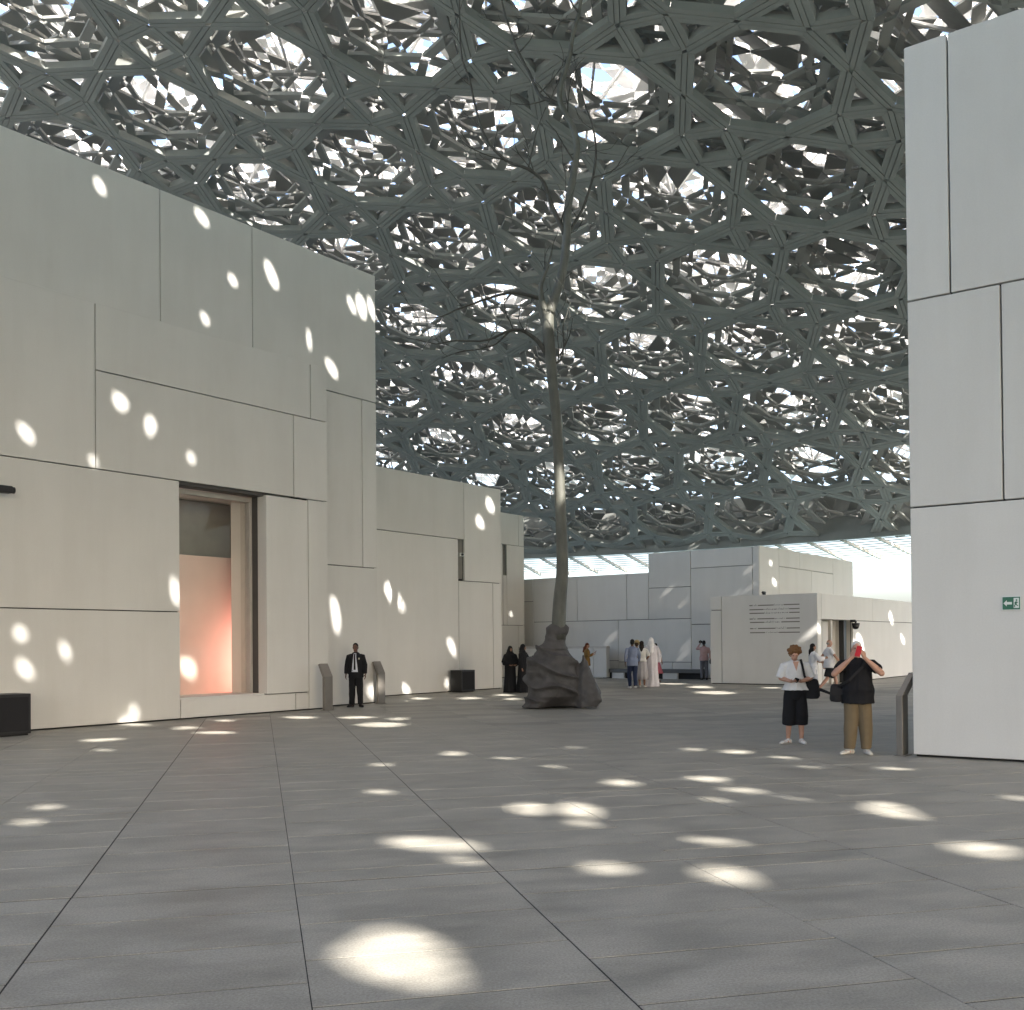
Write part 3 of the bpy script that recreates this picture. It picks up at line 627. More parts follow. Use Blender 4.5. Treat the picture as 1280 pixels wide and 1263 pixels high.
    # clothes
    if top:
        c_, slv, hem = top['c'], top.get('sleeve', .9), top.get('hem', .88); g = top.get('g', .018); b_ = MB(); fl = top.get('flare', 1.)
        rr_ = [(max(hem, r_[0]) if i == 0 else r_[0], *r_[1:]) for i, r_ in enumerate(tors)]
        rr_ = [(z, cx, cy, rx + g, ry + g) for z, cx, cy, rx, ry in tors if z > hem + .02 and z < 1.44]
        b0 = rr_[0]; low = [(hem, b0[1], b0[2], b0[3] * fl + .012, b0[4] * fl + .012)] if hem >= .84 else [(hem, 0, .0, max(b0[3], .16) * fl + .006, max(b0[4], .12) * fl + .006)]
        rr_ = low + rr_ + [(1.462, 0, .005, .112, .08), (1.50, 0, .01, .07, .064)]
        ho = (.19 * (1 + (fat - 1) * .5) + .008 + g * .4, .135 * (1 + (fat - 1) * .75) + .008 + g * .4)
        rr_ = [(z, cx, cy, max(rx, ho[0]), max(ry, ho[1])) if z < 1.03 else (z, cx, cy, rx, ry) for z, cx, cy, rx, ry in rr_]
        loft(b_, rr_, 20, top.get('fold', .02), 7)
        for s in (1, -1):
            a_, e3, w3 = arms[s]; f_ = 1 + (fat - 1) * .5; r0_, r1_ = .066 * f_ + top.get('loose', 0) * .4, .052 * f_ + top.get('loose', 0)
            inn = a_ + Vector((-s * .05, 0, .005)); fl_ = []
            if slv <= 1: flat(b_, [inn, a_, a_.lerp(e3, slv)], [r0_ * .85, r0_, r1_ + (1 - slv) * .01])
            else: flat(b_, [inn, a_, e3], [r0_ * .85, r0_, r1_]); cap(b_, e3 + (e3 - a_) * .02, e3, r1_ * .98, r1_ * .98); flat(b_, [e3, e3.lerp(w3, slv - 1)], [r1_, .040 + top.get('loose', 0)])
        o = link(top.get('n', 'shirt'), fuse('shirt', SC_(b_), vox * 1.05, 2, top.get('w', .010)), cloth(c_), t)
    if bottom and bottom['k'] == 'trousers':
        b_ = MB(); en = bottom.get('end', 1.); lo = bottom.get('loose', .0)
        loft(b_, [(.80, 0, .01, .155 * (1 + (fat - 1) * .4), .115 * (1 + (fat - 1) * .5)), (.90, 0, .01, .182 * (1 + (fat - 1) * .5), .132 * (1 + (fat - 1) * .7)), (1.0, 0, .0, .172 * (1 + (fat - 1) * .7), .122 * (1 + (fat - 1) * .9))], 18)
        for s in (1, -1):
            hp_, kn, an = legs[s]; lf = 1 + (fat - 1) * .35
            if en <= .5: q = hp_.lerp(kn, en * 2); flat(b_, [hp_ + Vector((0, 0, .02)), hp_, q], [.1 * lf, .102 * lf, .086 * lf + lo])
            else:
                q = kn.lerp(an, en * 2 - 1); 
                flat(b_, [hp_ + Vector((0, 0, .02)), hp_, kn], [.1 * lf, .102 * lf, .074 * lf + lo]); cap(b_, kn, kn, .073 * lf + lo, .073 * lf + lo); flat(b_, [kn, kn.lerp(q, .5), q], [.074 * lf + lo, .066 * lf + lo, .058 + lo * 1.1])
        link('trousers' if en > .55 else 'shorts', fuse('trousers', SC_(b_), vox * 1.05, 2, .011, 7), cloth(bottom['c']), t)
    if bottom and bottom['k'] == 'skirt':
        b_ = MB(); z0 = bottom['z0']; fl = bottom.get('fl', 1.3); z1 = bottom.get('z1', 1.04)
        loft(b_, [(z0, 0, .01, .19 * fl, .17 * fl), (z0 * .6 + .4 * .85, 0, .01, .185 * (fl * .6 + .4), .16 * (fl * .6 + .4)), (.88, 0, .01, .19, .14), (z1, 0, 0, .152, .115)], 54, .10, 9, 1.3)
        link('skirt', SC_(b_).mesh('skirt', True), cloth(bottom['c']), t)
    for s, f__, tt in ((1, 'fl', 'tl'), (-1, 'fr', 'tr')):
        b_ = MB(); ft = Vector(P[f__]); fd = Vector((math.sin(P[tt]) * s, -math.cos(P[tt]), 0)); z = ft.z
        for u, r_, h_ in ((-.055, .038, .045), (0., .041, .055), (.07, .046, .042), (.14, .046, .034), (.185, .036, .026)):
            ball(b_, ft + fd * u + Vector((0, 0, h_ * .9)), (r_, r_, h_))
        b_.v = [(x, y, max(zz, z + .002)) for x, y, zz in b_.v]
        link('shoe', fuse('shoe', SC_(b_), vox, 1), cloth(shoe, .6), t)
    return t, arms, hp, k
def add_on(t, name, mb, k, material, smooth=False, **p):
    mb.v = [tuple(c * k for c in v) for v in mb.v]; return mb.obj(name, material, t, smooth, **p)
def world_of(t, p, k): return Matrix.Translation(t.location) @ Matrix.Rotation(t.rotation_euler.z, 4, 'Z') @ (Vector(p) * k)
def shirt_front(t, k, ys, w0, w1, z0, z1, c, name, y_of):
    b = MB(); n = 6; vs = []
    for i in range(n + 1):
        z = z0 + (z1 - z0) * i / n; w_ = w0 + (w1 - w0) * i / n
        for x in (-w_, 0, w_): vs.append((x, y_of(z) + abs(x) * .22, z))
    fs = [(i * 3 + q, i * 3 + q + 1, i * 3 + q + 4, i * 3 + q + 3) for i in range(n) for q in (0, 1)]
    b.add(vs + [(x, y + .012, z) for x, y, z in vs], fs + [tuple(reversed([q + len(vs) for q in f])) for f in fs])
    return add_on(t, name, b, k, cloth(c), True)

BLK = (.012, .012, .014); WHT = (.72, .71, .70)
DARK_S, MID_S, PALE_S = (.11, .055, .035), (.30, .16, .10), (.48, .27, .19)
# guard
g, ar, hp, k = figure('man in a black suit with white shirt and black tie standing by the left wall', (-4.18, 27.57), 1.71, -.05, DARK_S, ((.01, .01, .01), 'short'),
    dict(c=BLK, sleeve=1.95, hem=.80, n='jacket', g=.036, w=.006, flare=1.02, loose=.012), dict(k='trousers', c=BLK, loose=.018), BLK,
    dict(el=(.25, .03, 1.15), er=(-.25, .03, 1.15), wl=(.265, -.03, .90), wr=(-.265, -.03, .90), fl=(.12, .02, 0), fr=(-.12, .02, 0), tl=.5, tr=.4))
yf = lambda z: -.150 + .02 * max(0, (z - 1.3) / .15)
shirt_front(g, k, 0, .085, .03, .96, 1.47, (.62, .64, .70), 'shirt_front', lambda z: -.160 + (max(0, z - 1.38) * .7))
shirt_front(g, k, 0, .026, .018, 1.02, 1.46, BLK, 'tie', lambda z: -.174 + (max(0, z - 1.38) * .7))
b = MB(); b.box(.10, .135, -.145, -.135, 1.30, 1.345); add_on(g, 'badge', b, k, cloth((.5, .48, .35)))
# women in black robes
def robed(label, pos, H, yaw, c, wrap, arm=None, pointed=.0):
    t = thing('person', label, 'person', (*pos, 0), None, yaw); k = H / 1.75; b = MB()
    loft(b, [(.01, 0, .02, .27, .24), (.3, 0, .02, .24, .21), (.7, 0, .01, .22, .18), (1.0, 0, 0, .215, .165), (1.25, 0, 0, .22, .15), (1.38, 0, 0, .205, .13), (1.46, 0, .01, .12, .10), (1.50, 0, .01, .09, .09)], 40, .07, 8, .7)
    for s in (1, -1):
        e3 = Vector((s * .28, -.04, 1.12)); w3 = Vector((s * .12, -.24, 1.04)) if arm == 'front' else Vector((s * .27, -.1, .88))
        if arm == 'phone' and s == 1: e3, w3 = Vector((.27, -.12, 1.12)), Vector((.26, -.32, 1.28))
        flat(b, [(s * .13, 0, 1.40), (s * .18, 0, 1.39), e3], [.08, .085, .085]); cap(b, e3, e3, .085, .085); flat(b, [e3, w3], [.085, .075])
        hb_ = MB(); hand(hb_, w3, (w3 - e3), (0, 0, 1), .8, -s)
        if arm: add_on(t, 'hand', hb_, k, skin(MID_S), True)
    b.v = [tuple(q * k for q in v) for v in b.v]
    link('robe', fuse('robe', b, .014, 3, .010, 6), cloth(c), t)
    h = MB(); ball(h, (0, .0, 1.635), (.095, .11, .125)); ball(h, (0, .03, 1.55), (.12, .11, .12)); ball(h, (0, .02, 1.47), (.17, .12, .07)); 
    if pointed: cap(h, (0, .05, 1.6), (0, .09, 1.25), .09, .11)
    h.v = [tuple(q * k for q in v) for v in h.v]
    link('head_cover', fuse('head_cover', h, .013, 3, .005, 9), cloth(wrap), t)
    f = MB(); ball(f, (0, -.045, 1.625), (.062, .072, .088)); cap(f, (0, -.112, 1.63), (0, -.122, 1.60), .008, .012, 8); ball(f, (0, -.10, 1.565), (.03, .02, .02))
    f.v = [tuple(q * k for q in v) for v in f.v]; link('face', fuse('face', f, .01, 1), skin(MID_S), t)
    e_ = MB(); 
    for s in (1, -1): ball(e_, (s * .026, -.109, 1.645), .008, 8, 6)
    add_on(t, 'eyes', e_, k, M['eye'], True)
    return t, k
robed('woman in a black robe and headscarf with hands folded, left of the tree', (-.07, 34.9), 1.58, .35, BLK, BLK, 'front')
rt_, rk = robed('taller woman in a black robe raising a phone, close behind the stone base', (.36, 34.85), 1.64, 1.1, BLK, BLK, 'phone')
kt, kk_ = robed('man in a long white robe and white head cloth seen from behind', (5.2, 38.6), 1.84, 2.9, (.66, .63, .66), (.74, .73, .74), None, 1)
# woman with red-brown hair behind the stone base
o_, ar, hp, ok = figure('woman with long red-brown hair in an olive jacket with a phone behind the stone base', (3.2, 44.2), 1.66, 1.5, PALE_S, ((.12, .035, .015), 'long'),
    dict(c=(.20, .115, .035), sleeve=1.9, hem=.72, n='jacket', g=.03), dict(k='trousers', c=(.02, .02, .025), loose=.01), (.02, .02, .02),
    dict(el=(.24, -.08, 1.15), er=(-.24, -.08, 1.15), wl=(.10, -.30, 1.28), wr=(-.16, -.26, 1.2), nl=(0, 0, 1), nr=(0, 0, 1), nod=.25), vox=.015, woman=True)
# man in blue shirt walking away
figure('man in a blue shirt and jeans walking away toward the far wall', (4.32, 37.1), 1.78, 3.2, DARK_S, ((.01, .01, .01), 'short'),
    dict(c=(.20, .235, .33), sleeve=1.85, hem=.80, g=.024), dict(k='trousers', c=(.025, .035, .075), loose=.006), (.68, .67, .65),
    dict(fl=(.07, -.16, 0), fr=(-.07, .20, .03), kl=(.10, -.12, .5), kr=(-.09, -.02, .5), tl=.1, tr=.1, el=(.25, .06, 1.17), wl=(.26, .02, .92), er=(-.25, .0, 1.16), wr=(-.24, -.12, .93)), vox=.014)
# woman in white top and long grey skirt, back view
wg, ar, hp, wk = figure('woman with long dark hair in a white blouse and long pale grey skirt, back turned', (4.78, 38.1), 1.72, 3.0, MID_S, ((.02, .012, .01), 'long'),
    dict(c=(.64, .63, .60), sleeve=.95, hem=.96, loose=.02), dict(k='skirt', c=(.42, .40, .41), z0=.30, fl=1.25), (.55, .52, .48),
    dict(fl=(.09, .05, 0), fr=(-.09, -.10, 0), el=(.25, .04, 1.18), wl=(.14, -.16, 1.1), er=(-.25, .0, 1.16), wr=(-.18, -.16, 1.05)), vox=.014, woman=True)
figure('person in a tan sun hat mostly hidden behind the woman in the grey skirt', (4.78, 39.6), 1.70, 3.1, MID_S, ((.05, .03, .02), 'short'),
    dict(c=(.60, .57, .55), sleeve=.6, hem=.85), dict(k='skirt', c=(.5, .47, .46), z0=.25, fl=1.3), (.4, .36, .33), dict(), vox=.016, woman=True)
hatm = MB(); hatm.tube([(0, 0, 0), (0, 0, .012)], .20, 20); hatm.tube([(0, 0, .01), (0, 0, .09), (0, 0, .12)], [.10, .09, .05], 16)
ho = hatm.obj('sun_hat', cloth((.42, .33, .17)), None, True); ho.location = (4.78, 39.59, 1.635); ho.rotation_euler = (R(-18), R(10), 0)
ho['label'] = 'tan straw sun hat worn by the person behind the grey skirt woman'; ho['category'] = 'hat'
figure('girl with dark hair in a long rose pink skirt beyond the white-robed man', (6.02, 43.3), 1.62, 2.6, MID_S, ((.012, .01, .01), 'short'),
    dict(c=(.55, .50, .40), sleeve=.5, hem=.95), dict(k='skirt', c=(.55, .17, .22), z0=.38, fl=1.65), (.2, .12, .1), dict(), vox=.015, woman=True)
# man taking a picture by the pavilion
pm, ar, hp, pk = figure('man in a pale pink shirt and grey trousers photographing beside the pavilion', (8.37, 45.05), 1.72, 3.05, DARK_S, ((.01, .01, .01), 'short'),
    dict(c=(.52, .34, .32), sleeve=1.9, hem=.86, g=.026), dict(k='trousers', c=(.16, .16, .18), loose=.008), (.015, .015, .015),
    dict(el=(.30, -.10, 1.38), wl=(.15, -.16, 1.60), hdl=(0, -.1, 1), nl=(-1, 0, 0), er=(-.26, .0, 1.17), wr=(-.28, -.04, .92)), vox=.014)
# couple walking
wc, ar, hp, ck = figure('dark haired woman in a white tunic and pale shorts reaching for the walking man', (9.02, 31.0), 1.58, 1.75, MID_S, ((.015, .012, .01), 'long'),
    dict(c=(.70, .69, .70), sleeve=1.7, hem=.72, loose=.03, flare=1.25, fold=.05), dict(k='trousers', c=(.45, .46, .50), end=.46, loose=.03), (.5, .48, .46),
    dict(fl=(.08, -.14, 0), fr=(-.08, .16, .02), kl=(.09, -.12, .49), kr=(-.09, -.03, .49), er=(-.24, -.12, 1.22), wr=(-.12, -.40, 1.26), el=(.24, -.10, 1.18), wl=(.16, -.30, 1.14), tl=.1, tr=.1), vox=.014, woman=True)
figure('grey haired man in a white t-shirt and black shorts striding right', (10.0, 32.6), 1.70, 1.6, PALE_S, ((.30, .28, .26), 'bald'),
    dict(c=(.72, .71, .72), sleeve=.6, hem=.82, g=.026), dict(k='trousers', c=(.014, .014, .016), end=.44, loose=.025), (.10, .09, .09),
    dict(fl=(.09, -.32, .0), fr=(-.09, .36, .06), kl=(.10, -.24, .48), kr=(-.10, .10, .48), tl=.1, tr=.1, el=(.25, .16, 1.17), wl=(.26, .10, .92), er=(-.25, -.14, 1.18), wr=(-.25, -.28, 1.0)), fat=1.15, vox=.014)

# front woman
fw, ar, hp, fk = figure('woman with curly fair brown hair in a white blouse looking down at her phone', (4.55, 16.62), 1.58, -.12, PALE_S, ((.17, .085, .035), 'curly'),
    dict(c=(.66, .65, .63), sleeve=.98, hem=.96, n='blouse', loose=.034, flare=1.22, fold=.05, g=.026, w=.012), dict(k='trousers', c=(.012, .012, .014), end=.70, loose=.05), (.68, .66, .63),
    dict(el=(.27, .0, 1.17), er=(-.25, .0, 1.17), wl=(.06, -.25, 1.12), wr=(-.10, -.25, 1.12), nl=(0, .3, 1), nr=(0, .3, 1), hdl=(-.75, -.55, .1), hdr=(.55, -.7, .1), nod=.5, head=(-.015, -.06, 1.60), fl=(.105, .02, 0), fr=(-.13, .02, 0), tl=.15, tr=.85, curl=.9), fat=1.12, vox=.009, woman=True)
vn = MB(); vs = [(-.052, -.105, 1.47), (.052, -.105, 1.47), (0, -.158, 1.30)]
vn.add(vs + [(x, y + .02, z) for x, y, z in vs], [(0, 2, 1), (3, 4, 5), (0, 1, 4, 3), (1, 2, 5, 4), (2, 0, 3, 5)]); add_on(fw, 'neckline', vn, fk, skin(PALE_S))
# front man
fm, ar, hp, mk = figure('stout white haired man in black t-shirt and khaki trousers holding up a red phone', (5.02, 15.02), 1.64, -.22, PALE_S, ((.62, .60, .57), 'short'),
    dict(c=BLK, sleeve=.62, hem=.79, g=.030, loose=.014, flare=1.05, w=.014), dict(k='trousers', c=(.165, .125, .075), loose=.022), (.62, .59, .53),
    dict(el=(.33, -.20, 1.26), er=(-.36, -.18, 1.25), wl=(.075, -.30, 1.50), wr=(-.115, -.30, 1.50), hdl=(-.35, -.25, .8), hdr=(.35, -.25, .8), nl=(-.6, .6, .2), nr=(.6, .6, .2), curl=1.0, fl=(.125, .02, 0), fr=(-.125, .0, 0), tl=.2, tr=.8, head=(-.01, -.035, 1.63)), fat=1.42, vox=.009)

# things they hold or carry
def held(name, label, cat, mb, material, smooth=False, bevel=0.):
    me = mb.mesh(name, smooth)
    if bevel:
        bm = bmesh.new(); bm.from_mesh(me); bmesh.ops.bevel(bm, geom=bm.edges[:], offset=bevel, segments=2, affect='EDGES'); bm.to_mesh(me); bm.free()
    o = link(name, me, material); o['label'] = label; o['category'] = cat; return o
def place(o, t, p, k, rx=0., ry=0., rz=0.):
    o.matrix_world = Matrix.Translation(world_of(t, p, k)) @ Matrix.Rotation(t.rotation_euler.z + rz, 4, 'Z') @ Matrix.Rotation(ry, 4, 'Y') @ Matrix.Rotation(rx, 4, 'X'); return o
M['red'] = mat('red_plastic', (.50, .012, .03), .4); M['phone'] = mat('phone_black', (.01, .01, .012), .25)
place(held('phone', 'red cased phone held up by the stout man', 'phone', MB().box(-.038, .038, -.005, .005, -.075, .075), M['red'], bevel=.003), fm, (-.02, -.385, 1.60), mk, R(8), R(14))
place(held('phone', 'black phone in the hands of the curly haired woman', 'phone', MB().box(-.036, .036, -.005, .005, -.07, .07), M['phone'], bevel=.003), fw, (-.03, -.335, 1.145), fk, R(62), R(20))
place(held('phone', 'dark phone held up by the woman in the olive jacket', 'phone', MB().box(-.036, .036, -.005, .005, -.07, .07), M['phone'], bevel=.003), o_, (.03, -.40, 1.34), ok, R(20))
place(held('phone', 'dark phone raised by the taller black-robed woman', 'phone', MB().box(-.036, .036, -.005, .005, -.07, .07), M['phone'], bevel=.003), rt_, (.24, -.42, 1.36), rk, R(10))
cb = MB(); cb.box(-.07, .07, -.03, .03, -.05, .05); cb.tube([(0, -.03, 0), (0, -.10, 0)], .036, 14); cb.box(-.025, .025, -.025, .025, .05, .07)
place(held('camera', 'black camera raised by the man in the pink shirt', 'camera', cb, M['phone']), pm, (.13, -.20, 1.69), pk)
bg_ = MB(); bg_.box(-.05, .05, -.06, .06, -.09, .09); place(held('pouch', 'small black pouch held low by the man in the pink shirt', 'bag', bg_, M['black_cloth'], bevel=.02), pm, (-.29, -.05, .80), pk)
def bag(label, t, p, k, strap, sz=(.17, .08, .14)):
    b = MB(); loft(b, [(-sz[2], 0, 0, sz[0] * .85, sz[1] * .9), (-sz[2] * .7, 0, 0, sz[0], sz[1]), (.0, 0, 0, sz[0] * .98, sz[1]), (sz[2] * .75, 0, 0, sz[0] * .85, sz[1] * .7), (sz[2], 0, 0, sz[0] * .7, sz[1] * .3)], 18)
    o = thing('shoulder_bag', label, 'bag', world_of(t, p, k), None, t.rotation_euler.z)
    link('pouch', fuse('pouch', b, .012, 2, .006, 12), M['black_cloth'], o)
    s = MB(); pts = [(Vector(q) - Vector(p)) * k for q in strap]
    for a, c in zip(pts[:-1], pts[1:]): s.bar(a, c, .035, .012, up=(0, 1, .2))
    s.obj('strap', M['black_cloth'], o)
    f = MB(); f.box(-.09, .09, -sz[1] - .012, -sz[1] + .01, -.03, .06); f.obj('flap', M['black_cloth'], o)
    return o
bag('black shoulder bag hanging at the hip of the curly haired woman', fw, (.27, .02, .98), fk, [(.20, -.02, 1.08), (.14, -.145, 1.22), (.105, -.12, 1.42), (.10, 0, 1.50), (.13, .12, 1.40), (.24, .09, 1.08)], (.15, .08, .16))
um = MB(); um.tube([(0, 0, 0), (.04, 0, 0), (.30, 0, 0), (.34, 0, 0)], [.012, .026, .018, .006], 10); um.tube([(-.10, 0, 0), (0, 0, 0)], .008, 8)
place(held('folded_umbrella', 'folded black umbrella sticking out of the curly haired woman bag', 'umbrella', um, M['black_cloth'], True), fw, (.40, .02, .98), fk, 0, R(22), R(-15))
bag('black bag slung low beside the stout man in khaki trousers', fm, (-.31, .02, .95), mk, [(-.30, -.02, 1.05), (-.15, -.24, 1.15), (.05, -.22, 1.36), (.13, -.03, 1.50), (.05, .14, 1.36), (-.25, .10, 1.05)], (.10, .09, .13))

# ------------------------------------------------------------------ bare tree on a dark stone base
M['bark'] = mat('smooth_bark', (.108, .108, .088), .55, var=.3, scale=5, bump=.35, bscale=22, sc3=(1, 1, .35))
M['branch'] = mat('shaded_bark', (.062, .060, .050), .6, var=.25, scale=6)  # shade of the crown put into the colour, darker than the trunk
M['stone'] = mat('dark_stone', (.070, .064, .060), .62, var=.30, scale=3.5, bump=.4, bscale=30)
LIMBS = """trunk:1.19 26.35 2.07 0.184,1.23 26.35 2.76 0.174,1.30 26.35 3.48 0.159,1.29 26.35 4.40 0.148,1.26 26.35 5.42 0.143,1.23 26.35 6.45 0.138,1.18 26.35 7.48 0.133,1.10 26.35 8.30 0.133,1.05 26.35 9.02 0.148,0.99 26.35 9.64 0.159,1.02 26.35 10.19 0.133|a:1.02 26.35 10.11 0.128,1.21 26.35 10.60 0.102,1.38 26.35 11.18 0.097,1.49 26.35 12.00 0.092,1.51 26.35 12.62 0.087,1.62 26.35 13.34 0.082,1.75 26.35 14.06 0.077,1.78 26.35 14.47 0.072,1.68 26.35 14.89 0.067,1.48 26.35 15.30 0.061,1.34 26.35 15.68 0.061,1.44 26.35 16.17 0.056,1.61 26.35 16.71 0.051,1.70 26.35 17.27 0.046,1.87 26.35 17.89 0.041,1.98 26.35 18.61 0.031|b:0.99 26.35 9.94 0.102,0.85 26.28 10.37 0.072,0.81 26.21 10.72 0.051,0.90 26.14 11.00 0.041,1.04 26.07 11.38 0.031,1.10 26.00 11.62 0.020|c:1.09 26.35 8.81 0.082,0.88 26.33 9.18 0.061,0.64 26.31 9.46 0.049,0.31 26.30 9.67 0.039,-0.01 26.28 9.64 0.033,-0.38 26.26 9.48 0.027,-0.75 26.24 9.37 0.023,-1.36 26.22 9.39 0.018,-1.87 26.20 9.31 0.012,-2.38 26.19 9.43 0.008|d:0.01 26.35 9.66 0.027,-0.34 26.29 9.32 0.019,-0.75 26.23 9.18 0.016,-1.26 26.17 9.09 0.012,-1.66 26.11 8.93 0.008|e:0.88 26.35 10.48 0.051,0.38 26.27 10.58 0.037,-0.02 26.20 10.60 0.032,-0.43 26.12 10.46 0.028,-0.82 26.05 10.31 0.025,-1.34 25.97 10.09 0.019,-1.84 25.89 9.87 0.013,-2.44 25.82 9.89 0.009|f:1.47 26.35 12.08 0.057,1.26 26.33 12.57 0.053,1.12 26.32 12.87 0.051,1.00 26.30 13.22 0.047,0.86 26.28 13.54 0.043,0.52 26.26 13.78 0.038,-0.06 26.25 14.03 0.034,-0.44 26.23 14.41 0.031,-0.64 26.21 14.78 0.028,-0.84 26.20 15.49 0.025,-0.96 26.18 16.08 0.023,-1.13 26.16 16.54 0.020,-1.19 26.14 17.17 0.018,-1.20 26.13 18.09 0.015,-1.22 26.11 18.59 0.010|g:1.40 26.35 15.51 0.051,1.24 26.42 15.59 0.047,0.93 26.50 15.74 0.041,0.77 26.57 15.99 0.037,0.57 26.64 16.49 0.033,0.30 26.72 17.06 0.030,0.14 26.79 17.58 0.027,-0.02 26.86 18.09 0.024,-0.12 26.94 18.58 0.020,-0.23 27.01 19.16 0.015|h:1.55 26.35 12.08 0.039,1.59 26.40 12.25 0.037,1.87 26.46 12.74 0.033,2.00 26.51 13.07 0.031,2.22 26.56 13.80 0.028,2.29 26.61 14.49 0.025,2.18 26.67 15.21 0.021,2.02 26.72 15.70 0.018,1.90 26.77 16.21 0.015,1.81 26.82 16.64 0.012,1.69 26.88 16.92 0.008|i:2.18 26.35 13.60 0.023,2.41 26.40 13.68 0.019,2.75 26.44 13.85 0.016,2.96 26.49 14.18 0.013,3.18 26.54 14.57 0.009|j:1.09 26.35 8.79 0.033,1.31 26.30 8.90 0.027,1.39 26.25 9.29 0.021,1.37 26.20 9.71 0.017,1.46 26.16 10.00 0.013,1.56 26.11 10.31 0.008|k:1.29 26.35 9.02 0.020,1.54 26.36 9.53 0.014,1.63 26.36 9.98 0.008|l:1.87 26.35 17.85 0.027,1.73 26.31 18.01 0.023,1.54 26.27 18.32 0.016|m:-0.06 26.35 14.08 0.020,-0.46 26.29 14.14 0.016,-1.01 26.24 14.38 0.013,-1.31 26.18 14.73 0.009|n:0.52 26.35 13.82 0.020,0.62 26.28 14.24 0.017,0.77 26.21 14.83 0.014,0.98 26.14 15.30 0.010|o:1.75 26.35 13.96 0.023,1.51 26.30 14.29 0.018,1.24 26.25 14.74 0.014,0.98 26.20 15.02 0.010|p:-0.64 26.35 14.85 0.016,-0.91 26.42 15.16 0.012,-1.28 26.50 15.36 0.008|q:0.30 26.35 16.84 0.017,0.59 26.41 17.17 0.013,0.72 26.47 17.49 0.009"""
tree = thing('bare_tree', 'tall leafless tree with a smooth grey green trunk rising from a dark stone base', 'tree', (1.19, 26.35, 2.0))
tp = Vector(tree.location); rt = random.Random(21); twig = MB()
def smooth_path(p):
    """Catmull-Rom through the points, (x, y, z, r)"""
    out = []
    for i in range(len(p) - 1):
        a, b, c, d = p[max(i - 1, 0)], p[i], p[i + 1], p[min(i + 2, len(p) - 1)]
        for t in (0, .34, .67): out.append(.5 * (2 * b + (c - a) * t + (2 * a - 5 * b + 4 * c - d) * t * t + (3 * b - a - 3 * c + d) * t ** 3))
    out.append(p[-1]); return out
def grow(p, d, r, L_, depth):
    pts = [p]; rs = [r]; n = 4
    for q in range(n):
        d = (d + Vector((rt.uniform(-.3, .3), rt.uniform(-.3, .3), rt.uniform(-.12, .28)))).normalized()
        p = p + d * L_ / n; pts.append(p); rs.append(max(.007, r * (1 - (q + 1) / n * .75)))
        if depth and rt.random() < .55:
            dd = (d + Vector((rt.uniform(-1, 1), rt.uniform(-1, 1), rt.uniform(-.3, .7)))).normalized(); grow(p, dd, r * .6, L_ * rt.uniform(.35, .65), depth - 1)
    twig.tube(pts, rs, 5)
for ln in LIMBS.split('|'):
    n_, pts = ln.split(':'); p = [np.array([float(x) for x in q.split()]) for q in pts.split(',')]
    p = smooth_path(p); b = MB(); q = [Vector(x[:3]) - tp for x in p]
    if n_ == 'trunk': q = [Vector((q[0].x, q[0].y, -.25))] + q; rs = [p[0][3]] + [x[3] for x in p]
    else:
        rs = [max(.011, x[3] * 1.15) for x in p]
        q = [v + Vector((0, rt.uniform(-.03, .03), 0)) for v in q]
    b.tube(q, rs, 12 if n_ == 'trunk' else 8)
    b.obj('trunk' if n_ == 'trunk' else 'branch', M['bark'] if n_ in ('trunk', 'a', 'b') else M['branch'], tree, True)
    if n_ not in ('trunk',):
        for k_ in range(2, len(q) - 1, 3):
            if rs[k_] < .075 and rt.random() < .62:
                d = (q[k_ + 1] - q[k_]).normalized(); sd = Vector((rt.uniform(-1, 1), rt.uniform(-.8, .8), rt.uniform(-.4, .8)))
                grow(q[k_], (d * .6 + sd).normalized(), min(rs[k_] * .5, .022), rt.uniform(.4, 1.3), 1)
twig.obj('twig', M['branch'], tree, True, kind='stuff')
b = MB()
OUT = [(2.14, 1.01, 1.33), (2.05, .86, 1.47), (1.92, .85, 1.44), (1.79, .85, 1.35), (1.67, .79, 1.36), (1.54, .63, 1.40), (1.42, .54, 1.45), (1.29, .50, 1.55), (1.16, .40, 1.69), (1.03, .36, 1.72), (.91, .33, 1.75), (.78, .33, 1.77), (.65, .32, 1.80), (.53, .37, 1.82), (.40, .39, 1.82), (.27, .39, 1.79), (.14, .31, 1.74), (.05, .21, 1.74), (.0, .24, 1.66)]
loft(b, [(z, (x0 + x1) / 2, 26.35 + (.05 if z > 1.3 else 0), (x1 - x0) / 2, max(.22, (x1 - x0) / 2 * .82)) for z, x0, x1 in reversed(OUT)], 40)
loft(b, [(.0, 1.86, 26.2, .30, .36), (.2, 1.90, 26.2, .37, .40), (.4, 1.91, 26.2, .36, .38), (.7, 1.87, 26.2, .29, .30), (1.0, 1.84, 26.2, .18, .22), (1.25, 1.82, 26.22, .085, .12), (1.37, 1.80, 26.22, .035, .06)], 28)
b.v = [(x - 1.19, y - 26.35, z) for x, y, z in b.v]
me = fuse('stone_base', b, .026, 3)
n_ = len(me.vertices); co = np.empty(n_ * 3); no = np.empty(n_ * 3); me.vertices.foreach_get('co', co); me.vertex_normals.foreach_get('vector', no); co = co.reshape(-1, 3); no = no.reshape(-1, 3)
new = co.copy()
